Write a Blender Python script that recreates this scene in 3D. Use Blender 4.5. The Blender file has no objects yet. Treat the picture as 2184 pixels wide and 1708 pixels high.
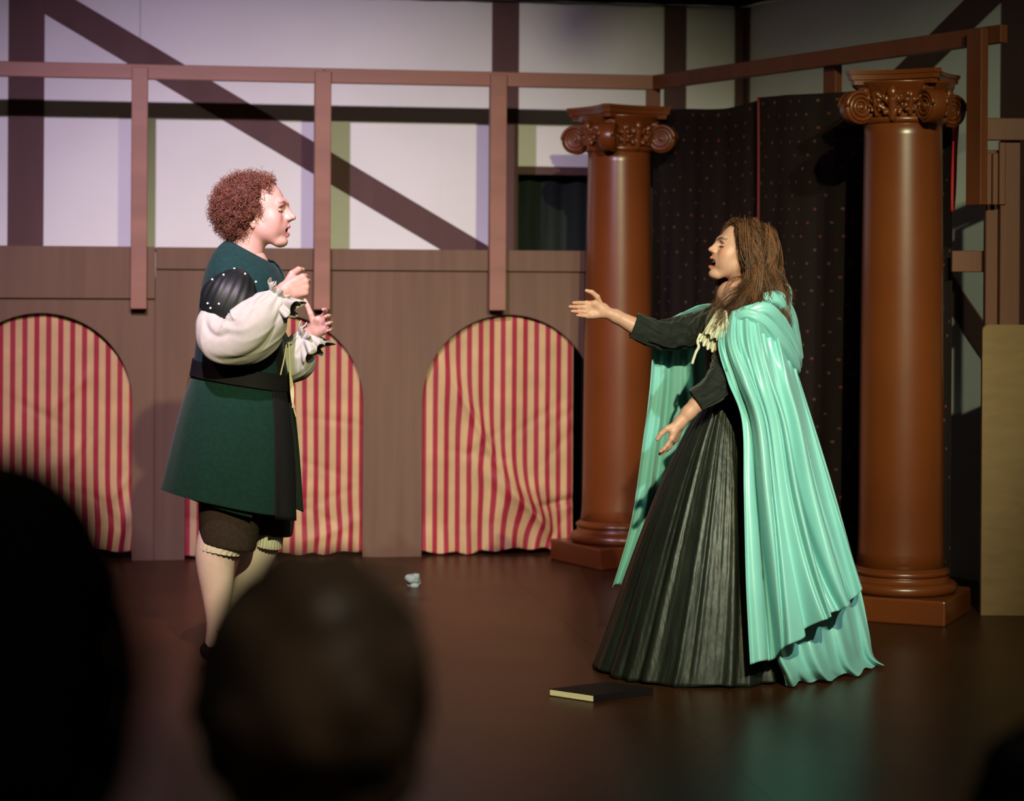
import bpy, bmesh, math, random
import numpy as np
from mathutils import Matrix, Vector
from mathutils.bvhtree import BVHTree

# ------------------------------------------------------------------ camera, world, lights
SC = bpy.context.scene
COL = SC.collection
F_PX, CX, HY, CAMZ, ROLL = 4600.0, 1092.0, 608.0, 1.39, 0.006
cam = bpy.data.cameras.new('camera')
cam.sensor_width = 36.0
cam.lens = 36.0 * F_PX / 2184.0
cam.shift_y = -(854.0 - HY) / 2184.0
cam.clip_start = 0.05
cam.dof.use_dof = True
cam.dof.focus_distance = 8.0
cam.dof.aperture_fstop = 2.3
cam_o = bpy.data.objects.new('camera', cam)
COL.objects.link(cam_o)
cam_o.matrix_world = Matrix.Translation((0, 0, CAMZ)) @ Matrix.Rotation(math.pi / 2, 4, 'X') @ Matrix.Rotation(ROLL, 4, 'Z')
SC.camera = cam_o

world = bpy.data.worlds.new('world')
SC.world = world
world.use_nodes = True
world.node_tree.nodes['Background'].inputs[0].default_value = (0.9, 0.75, 0.6, 1)
world.node_tree.nodes['Background'].inputs[1].default_value = 0.028


def spot(name, loc, target, power, color, angle, blend, radius):
    l = bpy.data.lights.new(name, 'SPOT')
    l.energy = power
    l.color = color
    l.spot_size = math.radians(angle)
    l.spot_blend = blend
    l.shadow_soft_size = radius
    o = bpy.data.objects.new(name, l)
    COL.objects.link(o)
    o.location = loc
    d = Vector(target) - Vector(loc)
    o.rotation_euler = d.to_track_quat('-Z', 'Y').to_euler()
    return o


spot('lavender_spotlight', (-1.25, 5.4, 3.60), (-1.35, 9.9, 1.25), 1300, (0.92, 0.71, 1.0), 57, 1.0, 0.04)
spot('yellow_green_spotlight', (1.2, -0.4, 4.85), (0.0, 9.3, 0.80), 3200, (1.0, 0.95, 0.53), 31, 0.95, 0.06)
spot('pale_spotlight', (2.6, 0.2, 4.7), (0.70, 8.4, 0.9), 1600, (0.84, 1.0, 0.86), 22, 0.9, 0.07)

spot('green_side_spotlight', (2.3, 0.0, 4.9), (1.95, 10.0, 1.50), 1150, (0.92, 1.0, 0.62), 17, 0.9, 0.06)
spot('rose_spotlight', (-3.2, 2.2, 4.6), (-1.7, 7.9, 0.1), 900, (1.0, 0.42, 0.50), 22, 0.9, 0.06)
spot('audience_fill_spot', (1.3, 0.9, 3.1), (-0.1, 1.94, 1.05), 55, (1.0, 0.85, 0.62), 22, 0.8, 0.08)  # added fill, only brightens the brown-haired audience head

SC.view_settings.view_transform = 'Standard'
SC.view_settings.look = 'None'
SC.view_settings.exposure = 0.0
SC.view_settings.gamma = 1.0
SC.view_settings.use_curve_mapping = False

# ------------------------------------------------------------------ helpers
rng = np.random.default_rng(7)
random.seed(7)


def ray(px, py):
    u, v = px - CX, py - HY
    c, s = math.cos(ROLL), math.sin(ROLL)
    return np.array([(u * c + v * s) / F_PX, 1.0, -(-u * s + v * c) / F_PX])


def W(px, py, Y):
    r = ray(px, py)
    return np.array([0, 0, CAMZ]) + r * Y


def on_plane(px, py, o, ang):
    """pixel -> (x along the wall, z) on the vertical wall plane through o"""
    r = ray(px, py)
    n = np.array([-math.sin(ang), math.cos(ang)])
    t = (o[0] * n[0] + o[1] * n[1]) / (r[0] * n[0] + r[1] * n[1])
    P = r * t
    return ((P[0] - o[0]) * math.cos(ang) + (P[1] - o[1]) * math.sin(ang), CAMZ + P[2])


def tag(o, label=None, cat=None, group=None, kind=None):
    if label: o['label'] = label
    if cat: o['category'] = cat
    if group: o['group'] = group
    if kind: o['kind'] = kind
    return o


def link(name, me, m=None, parent=None, loc=None, rotz=0.0, smooth=False):
    o = bpy.data.objects.new(name, me)
    COL.objects.link(o)
    if m is not None and hasattr(me, 'materials') and len(me.materials) == 0:
        me.materials.append(m)
    if parent is not None:
        o.parent = parent
    if loc is not None:
        o.location = loc
    o.rotation_euler = (0, 0, rotz)
    if smooth:
        me.polygons.foreach_set('use_smooth', [True] * len(me.polygons))
    return o


def empty(name, loc=(0, 0, 0), rotz=0.0):
    o = bpy.data.objects.new(name, None)
    COL.objects.link(o)
    o.location = tuple(float(v) for v in loc)
    o.rotation_euler = (0, 0, rotz)
    o.empty_display_size = 0.1
    return o


def mesh_np(name, V, Fq, uv=None, col=None):
    me = bpy.data.meshes.new(name)
    V = np.asarray(V, np.float32)
    Fq = np.asarray(Fq, np.int32)
    k = Fq.shape[1]
    me.vertices.add(len(V))
    me.vertices.foreach_set('co', V.ravel())
    me.loops.add(Fq.size)
    me.loops.foreach_set('vertex_index', Fq.ravel())
    me.polygons.add(len(Fq))
    me.polygons.foreach_set('loop_start', np.arange(0, Fq.size, k, dtype=np.int32))
    me.polygons.foreach_set('loop_total', np.full(len(Fq), k, np.int32))
    me.update(calc_edges=True)
    if uv is not None:
        l = me.uv_layers.new(name='UVMap')
        l.data.foreach_set('uv', np.asarray(uv, np.float32)[Fq.ravel()].ravel())
    if col is not None:
        a = me.color_attributes.new('Col', 'FLOAT_COLOR', 'POINT')
        c4 = np.ones((len(V), 4), np.float32)
        c4[:, :3] = col
        a.data.foreach_set('color', c4.ravel())
    me.validate()
    return me


def grid_faces(R, N, closed=False, off=0):
    i = np.arange(R - 1)[:, None]
    j = np.arange(N if closed else N - 1)[None, :]
    j2 = (j + 1) % N
    a = i * N + j
    b = i * N + j2
    c = (i + 1) * N + j2
    d = (i + 1) * N + j
    return np.stack([a, b, c, d], -1).reshape(-1, 4) + off


def grid_obj(name, P, m, parent=None, base=None, closed=False, thick=0.0, uvscale=None, smooth=True):
    """P: (R,N,3) grid of points -> one mesh object, uv = (column metres, row metres)"""
    P = np.asarray(P, float)
    R, N = P.shape[:2]
    uv = np.stack(np.meshgrid(np.linspace(0, 1, N), np.linspace(0, 1, R)), -1)
    if uvscale is not None:
        uv = uv * np.array(uvscale)
    V = P.reshape(-1, 3)
    if base is not None:
        V = V - np.asarray(base)
    me = mesh_np(name, V, grid_faces(R, N, closed), uv.reshape(-1, 2))
    o = link(name, me, m, parent, smooth=smooth)
    if thick:
        s = o.modifiers.new('thickness', 'SOLIDIFY')
        s.thickness = thick
        s.offset = 0
    return o


def box_bm(bm, x0, x1, y0, y1, z0, z1, bevel=0.0):
    vs = [bm.verts.new(p) for p in [(x0, y0, z0), (x1, y0, z0), (x1, y1, z0), (x0, y1, z0),
                                    (x0, y0, z1), (x1, y0, z1), (x1, y1, z1), (x0, y1, z1)]]
    fs = [bm.faces.new([vs[i] for i in q]) for q in
          [(3, 2, 1, 0), (4, 5, 6, 7), (0, 1, 5, 4), (1, 2, 6, 5), (2, 3, 7, 6), (3, 0, 4, 7)]]
    if bevel:
        es = list({e for f in fs for e in f.edges})
        bmesh.ops.bevel(bm, geom=es, offset=bevel, segments=2, affect='EDGES', profile=0.5)


def box(name, x0, x1, y0, y1, z0, z1, m, parent=None, bevel=0.004):
    bm = bmesh.new()
    box_bm(bm, x0, x1, y0, y1, z0, z1, bevel)
    me = bpy.data.meshes.new(name)
    bm.to_mesh(me)
    bm.free()
    return link(name, me, m, parent)


def prism(name, poly, y0, y1, m, parent=None, bevel=0.0):
    """poly: list of (x,z), extruded along y"""
    bm = bmesh.new()
    a = [bm.verts.new((x, y0, z)) for x, z in poly]
    b = [bm.verts.new((x, y1, z)) for x, z in poly]
    n = len(poly)
    fs = [bm.faces.new(a), bm.faces.new(b[::-1])]
    for i in range(n):
        fs.append(bm.faces.new([a[i], b[i], b[(i + 1) % n], a[(i + 1) % n]]))
    bmesh.ops.recalc_face_normals(bm, faces=bm.faces)
    if bevel:
        bmesh.ops.bevel(bm, geom=list(bm.edges), offset=bevel, segments=2, affect='EDGES', profile=0.5)
    me = bpy.data.meshes.new(name)
    bm.to_mesh(me)
    bm.free()
    return link(name, me, m, parent)


def lathe(name, prof, m, parent=None, n=64, smooth=True):
    """prof: list of (r,z) bottom to top"""
    th = np.linspace(0, 2 * np.pi, n, endpoint=False)
    P = np.array([[(r * math.cos(t), r * math.sin(t), z) for t in th] for r, z in prof])
    V = list(P.reshape(-1, 3))
    Fq = list(grid_faces(len(prof), n, True))
    me = mesh_np(name, V, Fq)
    bm = bmesh.new()
    bm.from_mesh(me)
    bmesh.ops.holes_fill(bm, edges=[e for e in bm.edges if e.is_boundary], sides=0)
    bmesh.ops.recalc_face_normals(bm, faces=bm.faces)
    bm.to_mesh(me)
    bm.free()
    o = link(name, me, m, parent)
    if smooth:
        for p in me.polygons:
            p.use_smooth = len(p.vertices) == 4
    return o


def cr(keys, n):
    """Catmull-Rom resample of key rows (K,D) -> (n,D)"""
    K = np.asarray(keys, float)
    if K.ndim == 1:
        return cr(K[:, None], n)[:, 0]
    m = len(K)
    t = np.linspace(0, m - 1, n)
    i = np.clip(t.astype(int), 0, m - 2)
    f = (t - i)[:, None]
    p0 = K[np.maximum(i - 1, 0)]
    p1 = K[i]
    p2 = K[i + 1]
    p3 = K[np.minimum(i + 2, m - 1)]
    return 0.5 * ((2 * p1) + (-p0 + p2) * f + (2 * p0 - 5 * p1 + 4 * p2 - p3) * f ** 2 + (-p0 + 3 * p1 - 3 * p2 + p3) * f ** 3)


def wave(seed, n=8, fa=6, fb=4.0):
    """periodic in a (angle), smooth noise function of (a,t) in about -1..1"""
    r = np.random.default_rng(seed)
    ka = r.integers(0, fa + 1, n)
    kb = r.uniform(-fb, fb, n)
    ph = r.uniform(0, 2 * np.pi, n)
    am = r.uniform(0.4, 1, n)

    def f(a, t):
        s = 0
        for i in range(n):
            s = s + am[i] * np.sin(ka[i] * a + 2 * np.pi * kb[i] * t + ph[i])
        return s / am.sum() * 1.7
    return f


def tube(path, rad, n=36, mod=None, up=(0, -1, 0)):
    """(K,3) path and (K,) or (K,2) radii -> (K,n,3) grid"""
    path = np.asarray(path, float)
    rad = np.asarray(rad, float)
    if rad.ndim == 1:
        rad = np.stack([rad, rad], -1)
    T = np.gradient(path, axis=0)
    T /= np.linalg.norm(T, axis=1)[:, None] + 1e-9
    up = np.asarray(up, float)
    Nn = up[None] - T * (T @ up)[:, None]
    Nn /= np.linalg.norm(Nn, axis=1)[:, None] + 1e-9
    B = np.cross(T, Nn)
    th = np.linspace(0, 2 * np.pi, n, endpoint=False)
    t = np.linspace(0, 1, len(path))[:, None]
    s = np.ones((len(path), n))
    if mod is not None:
        s = s * mod(th[None, :], t)
    c, sn = np.cos(th)[None, :, None], np.sin(th)[None, :, None]
    return path[:, None, :] + s[..., None] * (rad[:, :1, None] * c * Nn[:, None, :] + rad[:, 1:, None] * sn * B[:, None, :])


def creases(seed, n=9, amp=0.05, amax=1.6):
    r = np.random.default_rng(seed)
    L = [(r.uniform(-amax, amax), r.uniform(-3.5, 3.5), r.uniform(0.18, 0.88), r.uniform(0.08, 0.17), r.uniform(-1, 0.7), r.uniform(0.10, 0.22)) for _ in range(n)]

    def f(a, t):
        a = (a + np.pi) % (2 * np.pi) - np.pi
        s = 0
        for a0, k, t0, w, m, ln in L:
            s = s + amp * m * np.exp(-((a - a0 - k * (t - t0)) / w) ** 2) * np.exp(-((t - t0) / ln) ** 2)
        return s
    return f


def cap_grid(P):
    """close both ends of a closed-u tube grid by collapsing extra rings"""
    a = P[0].mean(0)
    b = P[-1].mean(0)
    f = [0.0, 0.5, 0.85]
    top = [a + (P[0] - a) * k for k in f]
    bot = [b + (P[-1] - b) * k for k in f[::-1]]
    return np.concatenate([np.array(top), P, np.array(bot)], 0)


def strands(name, S, rad, m, parent, base, sides=3, col=None):
    """S: (N,K,3) strand points, rad: (N,K) -> one mesh of thin tubes"""
    S = np.asarray(S, float)
    N, K = S.shape[:2]
    T = np.gradient(S, axis=1)
    T /= np.linalg.norm(T, axis=2, keepdims=True) + 1e-9
    ref = np.broadcast_to(np.array([0.31, -0.77, 0.55]), T.shape)
    A = np.cross(T, ref)
    A /= np.linalg.norm(A, axis=2, keepdims=True) + 1e-9
    B = np.cross(T, A)
    th = np.linspace(0, 2 * np.pi, sides, endpoint=False)
    P = S[:, :, None, :] + rad[:, :, None, None] * (np.cos(th)[None, None, :, None] * A[:, :, None, :] + np.sin(th)[None, None, :, None] * B[:, :, None, :])
    fq = grid_faces(K, sides, True)
    Fq = (fq[None] + (np.arange(N) * K * sides)[:, None, None]).reshape(-1, 4)
    V = P.reshape(-1, 3) - np.asarray(base)
    if col is not None:
        col = np.repeat(np.asarray(col, float), K * sides, axis=0)
    me = mesh_np(name, V, Fq, col=col)
    return link(name, me, m, parent, smooth=True)


# ------------------------------------------------------------------ implicit surfaces
class Field:
    def __init__(s, lo, hi, h):
        s.lo = np.asarray(lo, float)
        s.h = h
        s.n = np.ceil((np.asarray(hi) - s.lo) / h).astype(int) + 1
        s.a = np.full(s.n, 0.2, np.float32)

    def sub(s, lo, hi):
        i0 = np.clip(np.floor((np.asarray(lo) - s.lo) / s.h).astype(int), 0, s.n - 1)
        i1 = np.clip(np.ceil((np.asarray(hi) - s.lo) / s.h).astype(int) + 1, 1, s.n)
        sl = tuple(slice(a, b) for a, b in zip(i0, i1))
        ax = [(s.lo[d] + s.h * np.arange(i0[d], i1[d])).astype(np.float32) for d in range(3)]
        return sl, ax[0][:, None, None], ax[1][None, :, None], ax[2][None, None, :]

    def comb(s, sl, d, k, op):
        a = s.a[sl]
        if op == '+':
            hh = np.clip(0.5 + 0.5 * (a - d) / k, 0, 1)
            s.a[sl] = a * (1 - hh) + d * hh - k * hh * (1 - hh)
        else:
            d = -d
            hh = np.clip(0.5 - 0.5 * (a - d) / k, 0, 1)
            s.a[sl] = a * (1 - hh) + d * hh + k * hh * (1 - hh)

    def cone(s, p0, r0, p1, r1, k=0.01, op='+'):
        p0 = np.asarray(p0, float)
        p1 = np.asarray(p1, float)
        pad = max(r0, r1) + k + 3 * s.h
        sl, X, Y, Z = s.sub(np.minimum(p0, p1) - pad, np.maximum(p0, p1) + pad)
        v = p1 - p0
        L = float(v @ v) + 1e-12
        t = np.clip(((X - p0[0]) * v[0] + (Y - p0[1]) * v[1] + (Z - p0[2]) * v[2]) / L, 0, 1)
        d = np.sqrt((X - p0[0] - t * v[0]) ** 2 + (Y - p0[1] - t * v[1]) ** 2 + (Z - p0[2] - t * v[2]) ** 2) - (r0 + t * (r1 - r0))
        s.comb(sl, d, k, op)

    def ell(s, c, r, k=0.01, op='+', rot=None):
        c = np.asarray(c, float)
        r = np.asarray(r, float)
        pad = r.max() + k + 3 * s.h
        sl, X, Y, Z = s.sub(c - pad, c + pad)
        X, Y, Z = X - c[0], Y - c[1], Z - c[2]
        if rot is not None:
            R = np.asarray(rot)
            X, Y, Z = (R[0, 0] * X + R[1, 0] * Y + R[2, 0] * Z, R[0, 1] * X + R[1, 1] * Y + R[2, 1] * Z, R[0, 2] * X + R[1, 2] * Y + R[2, 2] * Z)
        k0 = np.sqrt((X / r[0]) ** 2 + (Y / r[1]) ** 2 + (Z / r[2]) ** 2)
        k1 = np.sqrt((X / r[0] ** 2) ** 2 + (Y / r[1] ** 2) ** 2 + (Z / r[2] ** 2) ** 2) + 1e-6
        s.comb(sl, k0 * (k0 - 1) / k1, k, op)

    def chain(s, pts, rad, k=0.01):
        for i in range(len(pts) - 1):
            s.cone(pts[i], rad[i], pts[i + 1], rad[i + 1], k)

    def mesh(s):
        """naive surface nets -> verts, quads"""
        a = s.a
        ins = a < 0
        n = s.n
        cnt = np.zeros(n - 1, np.int8)
        for dx in (0, 1):
            for dy in (0, 1):
                for dz in (0, 1):
                    cnt += ins[dx:n[0] - 1 + dx, dy:n[1] - 1 + dy, dz:n[2] - 1 + dz]
        act = (cnt > 0) & (cnt < 8)
        I = np.argwhere(act)
        idx = np.full(n - 1, -1, np.int32)
        idx[act] = np.arange(len(I), dtype=np.int32)
        acc = np.zeros((len(I), 3))
        num = np.zeros(len(I))
        corners = [(x, y, z) for x in (0, 1) for y in (0, 1) for z in (0, 1)]
        for ca in corners:
            for d in range(3):
                if ca[d]:
                    continue
                cb = list(ca)
                cb[d] = 1
                va = a[I[:, 0] + ca[0], I[:, 1] + ca[1], I[:, 2] + ca[2]]
                vb = a[I[:, 0] + cb[0], I[:, 1] + cb[1], I[:, 2] + cb[2]]
                mk = (va < 0) != (vb < 0)
                t = np.where(mk, va / np.where(mk, va - vb, 1), 0)
                p = np.broadcast_to(np.array(ca, float), (len(I), 3)).copy()
                p[:, d] += t
                acc[mk] += p[mk]
                num[mk] += 1
        V = s.lo + s.h * (I + acc / num[:, None])
        quads = []
        for d in range(3):
            e1, e2 = (d + 1) % 3, (d + 2) % 3
            sa = [slice(None)] * 3
            sb = [slice(None)] * 3
            sa[d] = slice(0, n[d] - 1)
            sb[d] = slice(1, n[d])
            A, B = ins[tuple(sa)], ins[tuple(sb)]
            E = np.argwhere(A != B)
            ok = (E[:, e1] > 0) & (E[:, e2] > 0) & (E[:, e1] < n[e1] - 1) & (E[:, e2] < n[e2] - 1)
            E = E[ok]
            if len(E) == 0:
                continue
            flip = ~A[E[:, 0], E[:, 1], E[:, 2]]
            q = []
            for o1, o2 in ((-1, -1), (0, -1), (0, 0), (-1, 0)):
                c = E.copy()
                c[:, e1] += o1
                c[:, e2] += o2
                q.append(idx[c[:, 0], c[:, 1], c[:, 2]])
            q = np.stack(q, -1)
            q[flip] = q[flip][:, ::-1]
            quads.append(q)
        return V, np.concatenate(quads)


def join_parts(parts):
    V, Q, C, off = [], [], [], 0
    for v, q, c in parts:
        V.append(v)
        Q.append(q + off)
        C.append(np.broadcast_to(np.asarray(c, float), (len(v), 3)))
        off += len(v)
    return np.concatenate(V), np.concatenate(Q), np.concatenate(C)


# ------------------------------------------------------------------ materials
def srgb(r, g, b):
    f = lambda c: c / 12.92 if c <= 0.04045 else ((c + 0.055) / 1.055) ** 2.4
    return tuple(f(v / 255.0) for v in (r, g, b))


def mat(name, col, rough=0.6, spec=0.4, var=None, bump=None, sheen=0.0, attr=False, metallic=0.0, coat=0.0, emit=None):
    """var = (scale, amount, (sx,sy,sz)); bump = (scale, strength, (sx,sy,sz))"""
    m = bpy.data.materials.new(name)
    m.use_nodes = True
    nt = m.node_tree
    b = nt.nodes['Principled BSDF']
    b.inputs['Base Color'].default_value = (*col, 1)
    b.inputs['Roughness'].default_value = rough
    b.inputs['Specular IOR Level'].default_value = spec
    b.inputs['Metallic'].default_value = metallic
    b.inputs['Sheen Weight'].default_value = sheen
    b.inputs['Coat Weight'].default_value = coat
    tc = nt.nodes.new('ShaderNodeTexCoord')

    def noise(scale, st, detail=4.0):
        mp = nt.nodes.new('ShaderNodeMapping')
        mp.inputs['Scale'].default_value = st
        nt.links.new(tc.outputs['Object'], mp.inputs['Vector'])
        n = nt.nodes.new('ShaderNodeTexNoise')
        n.inputs['Scale'].default_value = scale
        n.inputs['Detail'].default_value = detail
        nt.links.new(mp.outputs[0], n.inputs['Vector'])
        return n
    src = None
    if attr:
        at = nt.nodes.new('ShaderNodeAttribute')
        at.attribute_name = 'Col'
        src = at.outputs['Color']
    if var:
        n = noise(var[0], var[2] if len(var) > 2 else (1, 1, 1))
        r = nt.nodes.new('ShaderNodeValToRGB')
        r.color_ramp.elements[0].position = 0.3
        r.color_ramp.elements[1].position = 0.7
        lo, hi = 1 - var[1], 1 + var[1]
        r.color_ramp.elements[0].color = (lo, lo, lo, 1)
        r.color_ramp.elements[1].color = (hi, hi, hi, 1)
        nt.links.new(n.outputs['Fac'], r.inputs['Fac'])
        mx = nt.nodes.new('ShaderNodeMix')
        mx.data_type = 'RGBA'
        mx.blend_type = 'MULTIPLY'
        mx.inputs[0].default_value = 1.0
        if src is not None:
            nt.links.new(src, mx.inputs[6])
        else:
            mx.inputs[6].default_value = (*col, 1)
        nt.links.new(r.outputs['Color'], mx.inputs[7])
        src = mx.outputs[2]
    if src is not None:
        nt.links.new(src, b.inputs['Base Color'])
    if bump:
        n = noise(bump[0], bump[2] if len(bump) > 2 else (1, 1, 1), 3.0)
        bp = nt.nodes.new('ShaderNodeBump')
        bp.inputs['Strength'].default_value = bump[1]
        bp.inputs['Distance'].default_value = bump[3] if len(bump) > 3 else 0.004
        nt.links.new(n.outputs['Fac'], bp.inputs['Height'])
        nt.links.new(bp.outputs[0], b.inputs['Normal'])
    return m


M = {}
M['floor'] = mat('painted_stage_floor', srgb(60, 35, 19), 0.36, 0.13, (2.2, 0.16), (5, 0.12, (1, 1, 1), 0.006))
M['white'] = mat('white_painted_flat', (0.70, 0.70, 0.69), 0.8, 0.2, (1.6, 0.05), (60, 0.1))
M['timber'] = mat('dark_painted_timber', srgb(84, 58, 56), 0.7, 0.3, (7, 0.12, (1, 1, 0.15)), (40, 0.15, (1, 1, 0.1)))
M['rail'] = mat('brown_painted_rail', srgb(128, 84, 68), 0.55, 0.4, (9, 0.14, (0.15, 1, 1)), (40, 0.12, (0.2, 1, 1)))
M['panel'] = mat('brown_painted_plywood', srgb(100, 76, 60), 0.65, 0.2, (22, 0.10, (1, 1, 0.05)), (60, 0.12, (1, 1, 0.06)))
M['column'] = mat('column_brown_paint', srgb(100, 48, 18), 0.30, 0.6, (3, 0.10), (14, 0.05))
M['redwood'] = mat('stained_stair_wood', srgb(98, 50, 28), 0.5, 0.4, (12, 0.16, (1, 1, 0.1)), (60, 0.12, (1, 1, 0.08)))
M['halfwall'] = mat('grey_brown_hardboard', srgb(124, 98, 66), 0.7, 0.3, (30, 0.08, (0.3, 1, 1)), (90, 0.1))
M['black'] = mat('black_drape', (0.008, 0.008, 0.009), 0.9, 0.1, (8, 0.3))
M['darkdrape'] = mat('dark_green_drape', (0.018, 0.026, 0.022), 0.85, 0.2, (7, 0.5, (1, 1, 0.1)))
M['reddark'] = mat('dark_red_binding', srgb(96, 14, 30), 0.6, 0.3)
M['redlining'] = mat('red_satin_lining', srgb(222, 30, 48), 0.45, 0.5)
M['pages'] = mat('paper_pages', srgb(236, 222, 190), 0.8, 0.2, (300, 0.12, (0.02, 0.02, 1)))
M['bookcover'] = mat('black_book_cover', (0.008, 0.006, 0.008), 0.6, 0.15)
M['paper'] = mat('pale_paper', (0.22, 0.26, 0.24), 0.7, 0.3)


def striped_mat(name, period, red, gold):
    m = bpy.data.materials.new(name)
    m.use_nodes = True
    nt = m.node_tree
    b = nt.nodes['Principled BSDF']
    b.inputs['Roughness'].default_value = 0.6
    b.inputs['Specular IOR Level'].default_value = 0.25
    uv = nt.nodes.new('ShaderNodeUVMap')
    sx = nt.nodes.new('ShaderNodeSeparateXYZ')
    nt.links.new(uv.outputs[0], sx.inputs[0])
    d = nt.nodes.new('ShaderNodeMath'); d.operation = 'DIVIDE'; d.inputs[1].default_value = period
    nt.links.new(sx.outputs[0], d.inputs[0])
    fr = nt.nodes.new('ShaderNodeMath'); fr.operation = 'FRACT'
    nt.links.new(d.outputs[0], fr.inputs[0])
    rp = nt.nodes.new('ShaderNodeValToRGB')
    e = rp.color_ramp
    e.elements[0].position = 0.0; e.elements[0].color = (*gold, 1)
    e.elements[1].position = 0.53; e.elements[1].color = (*gold, 1)
    for p, c in ((0.56, red), (0.97, red), (1.0, gold)):
        x = e.elements.new(p); x.color = (*c, 1)
    nt.links.new(fr.outputs[0], rp.inputs[0])
    nz = nt.nodes.new('ShaderNodeTexNoise'); nz.inputs['Scale'].default_value = 7
    mr = nt.nodes.new('ShaderNodeMapRange'); mr.inputs[1].default_value = 0.3; mr.inputs[2].default_value = 0.7
    mr.inputs[3].default_value = 0.86; mr.inputs[4].default_value = 1.1
    tc = nt.nodes.new('ShaderNodeTexCoord')
    nt.links.new(tc.outputs['Object'], nz.inputs['Vector'])
    nt.links.new(nz.outputs[0], mr.inputs[0])
    mx = nt.nodes.new('ShaderNodeMix'); mx.data_type = 'RGBA'; mx.blend_type = 'MULTIPLY'; mx.inputs[0].default_value = 1
    nt.links.new(rp.outputs[0], mx.inputs[6])
    nt.links.new(mr.outputs[0], mx.inputs[7])
    nt.links.new(mx.outputs[2], b.inputs['Base Color'])
    return m


def dotted_mat(name):
    m = bpy.data.materials.new(name)
    m.use_nodes = True
    nt = m.node_tree
    b = nt.nodes['Principled BSDF']
    b.inputs['Roughness'].default_value = 0.75
    b.inputs['Specular IOR Level'].default_value = 0.2
    N = nt.nodes.new

    def math_(op, a, v=None, w=None):
        n = N('ShaderNodeMath'); n.operation = op
        for i, x in enumerate((a, v, w)):
            if x is None: continue
            if isinstance(x, (int, float)): n.inputs[i].default_value = x
            else: nt.links.new(x, n.inputs[i])
        return n.outputs[0]
    uv = N('ShaderNodeUVMap')
    s = N('ShaderNodeSeparateXYZ')
    nt.links.new(uv.outputs[0], s.inputs[0])
    v = math_('DIVIDE', s.outputs[1], 0.062)
    row = math_('FLOOR', v)
    u = math_('ADD', math_('DIVIDE', s.outputs[0], 0.085), math_('MULTIPLY', row, 0.37))
    cu, cv = math_('FLOOR', u), row
    cmb = N('ShaderNodeCombineXYZ')
    nt.links.new(cu, cmb.inputs[0]); nt.links.new(cv, cmb.inputs[1])
    wn = N('ShaderNodeTexWhiteNoise'); wn.noise_dimensions = '2D'
    nt.links.new(cmb.outputs[0], wn.inputs['Vector'])
    jx = math_('MULTIPLY', math_('SUBTRACT', wn.outputs['Value'], 0.5), 0.35)
    fu = math_('SUBTRACT', math_('SUBTRACT', math_('FRACT', u), 0.5), jx)
    fv = math_('SUBTRACT', math_('FRACT', v), 0.5)
    du, dv = math_('MULTIPLY', fu, 0.085), math_('MULTIPLY', fv, 0.062)
    dist = math_('SQRT', math_('ADD', math_('MULTIPLY', du, du), math_('MULTIPLY', dv, dv)))
    dot = math_('LESS_THAN', dist, 0.0068)
    keep = math_('GREATER_THAN', wn.outputs['Value'], 0.22)
    fac = math_('MULTIPLY', dot, keep)
    rp = N('ShaderNodeValToRGB')
    rp.color_ramp.elements[0].color = (0.20, 0.022, 0.02, 1)
    rp.color_ramp.elements[1].color = (0.10, 0.055, 0.035, 1)
    x = rp.color_ramp.elements.new(0.55); x.color = (0.06, 0.032, 0.024, 1)
    nt.links.new(wn.outputs['Value'], rp.inputs[0])
    mx = N('ShaderNodeMix'); mx.data_type = 'RGBA'
    mx.inputs[6].default_value = (0.012, 0.006, 0.007, 1)
    nt.links.new(rp.outputs[0], mx.inputs[7])
    nt.links.new(fac, mx.inputs[0])
    nt.links.new(mx.outputs[2], b.inputs['Base Color'])
    return m


M['stripes'] = striped_mat('red_gold_striped_satin', 0.0585, srgb(138, 24, 46), srgb(176, 143, 104))
M['dots'] = dotted_mat('dark_dotted_brocade')

# ------------------------------------------------------------------ the set
ANG = math.atan(0.159)
O_ARC = (0.0, 11.10)       # brown arcade panel
O_WHT = (0.0, 11.72)       # white timbered wall behind it
ANG_R = math.atan2(-0.879, 0.477)
O_WR = (1.285, 11.92)      # white wall to the right, running towards the audience


def arc(px, py): return on_plane(px, py, O_ARC, ANG)
def wht(px, py): return on_plane(px, py, O_WHT, ANG)
def wrt(px, py): return on_plane(px, py, O_WR, ANG_R)


# floor: painted sheets laid parallel to the arcade wall
fl = empty('floor', (0.70, 5.92, 0), ANG)
tag(fl, kind='structure')
for i in range(-2, 3):
    for j in range(-1, 6):
        x0, y0 = i * 2.44, j * 1.22
        box('floor_sheet', x0 + 0.0004, x0 + 2.4396, y0 + 0.0004, y0 + 1.2196, -0.03, 0.0, M['floor'], fl, bevel=0.0)
sub = box('floor_deck', -7.0, 7.0, 4.6, 15.0, -0.16, -0.031, M['black'], None, 0.01)
tag(sub, kind='structure')
aud = box('floor_audience', -5.0, 5.0, -1.5, 4.59, -0.33, -0.13, M['black'], None, 0.0)
tag(aud, kind='structure')
riser = box('floor_riser', -5.0, 5.0, -1.5, 1.72, -0.129, 0.03, M['black'], None, 0.005)
tag(riser, kind='structure')
for k, (y0, y1, z0) in enumerate(((0.86, 1.42, 0.031), (1.722, 2.26, -0.129))):
    tier = box('floor_seating_tier', -5.0, 5.0, y0, y1, z0, z0 + 0.446, M['black'], None, 0.01)
    tag(tier, kind='structure')

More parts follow.
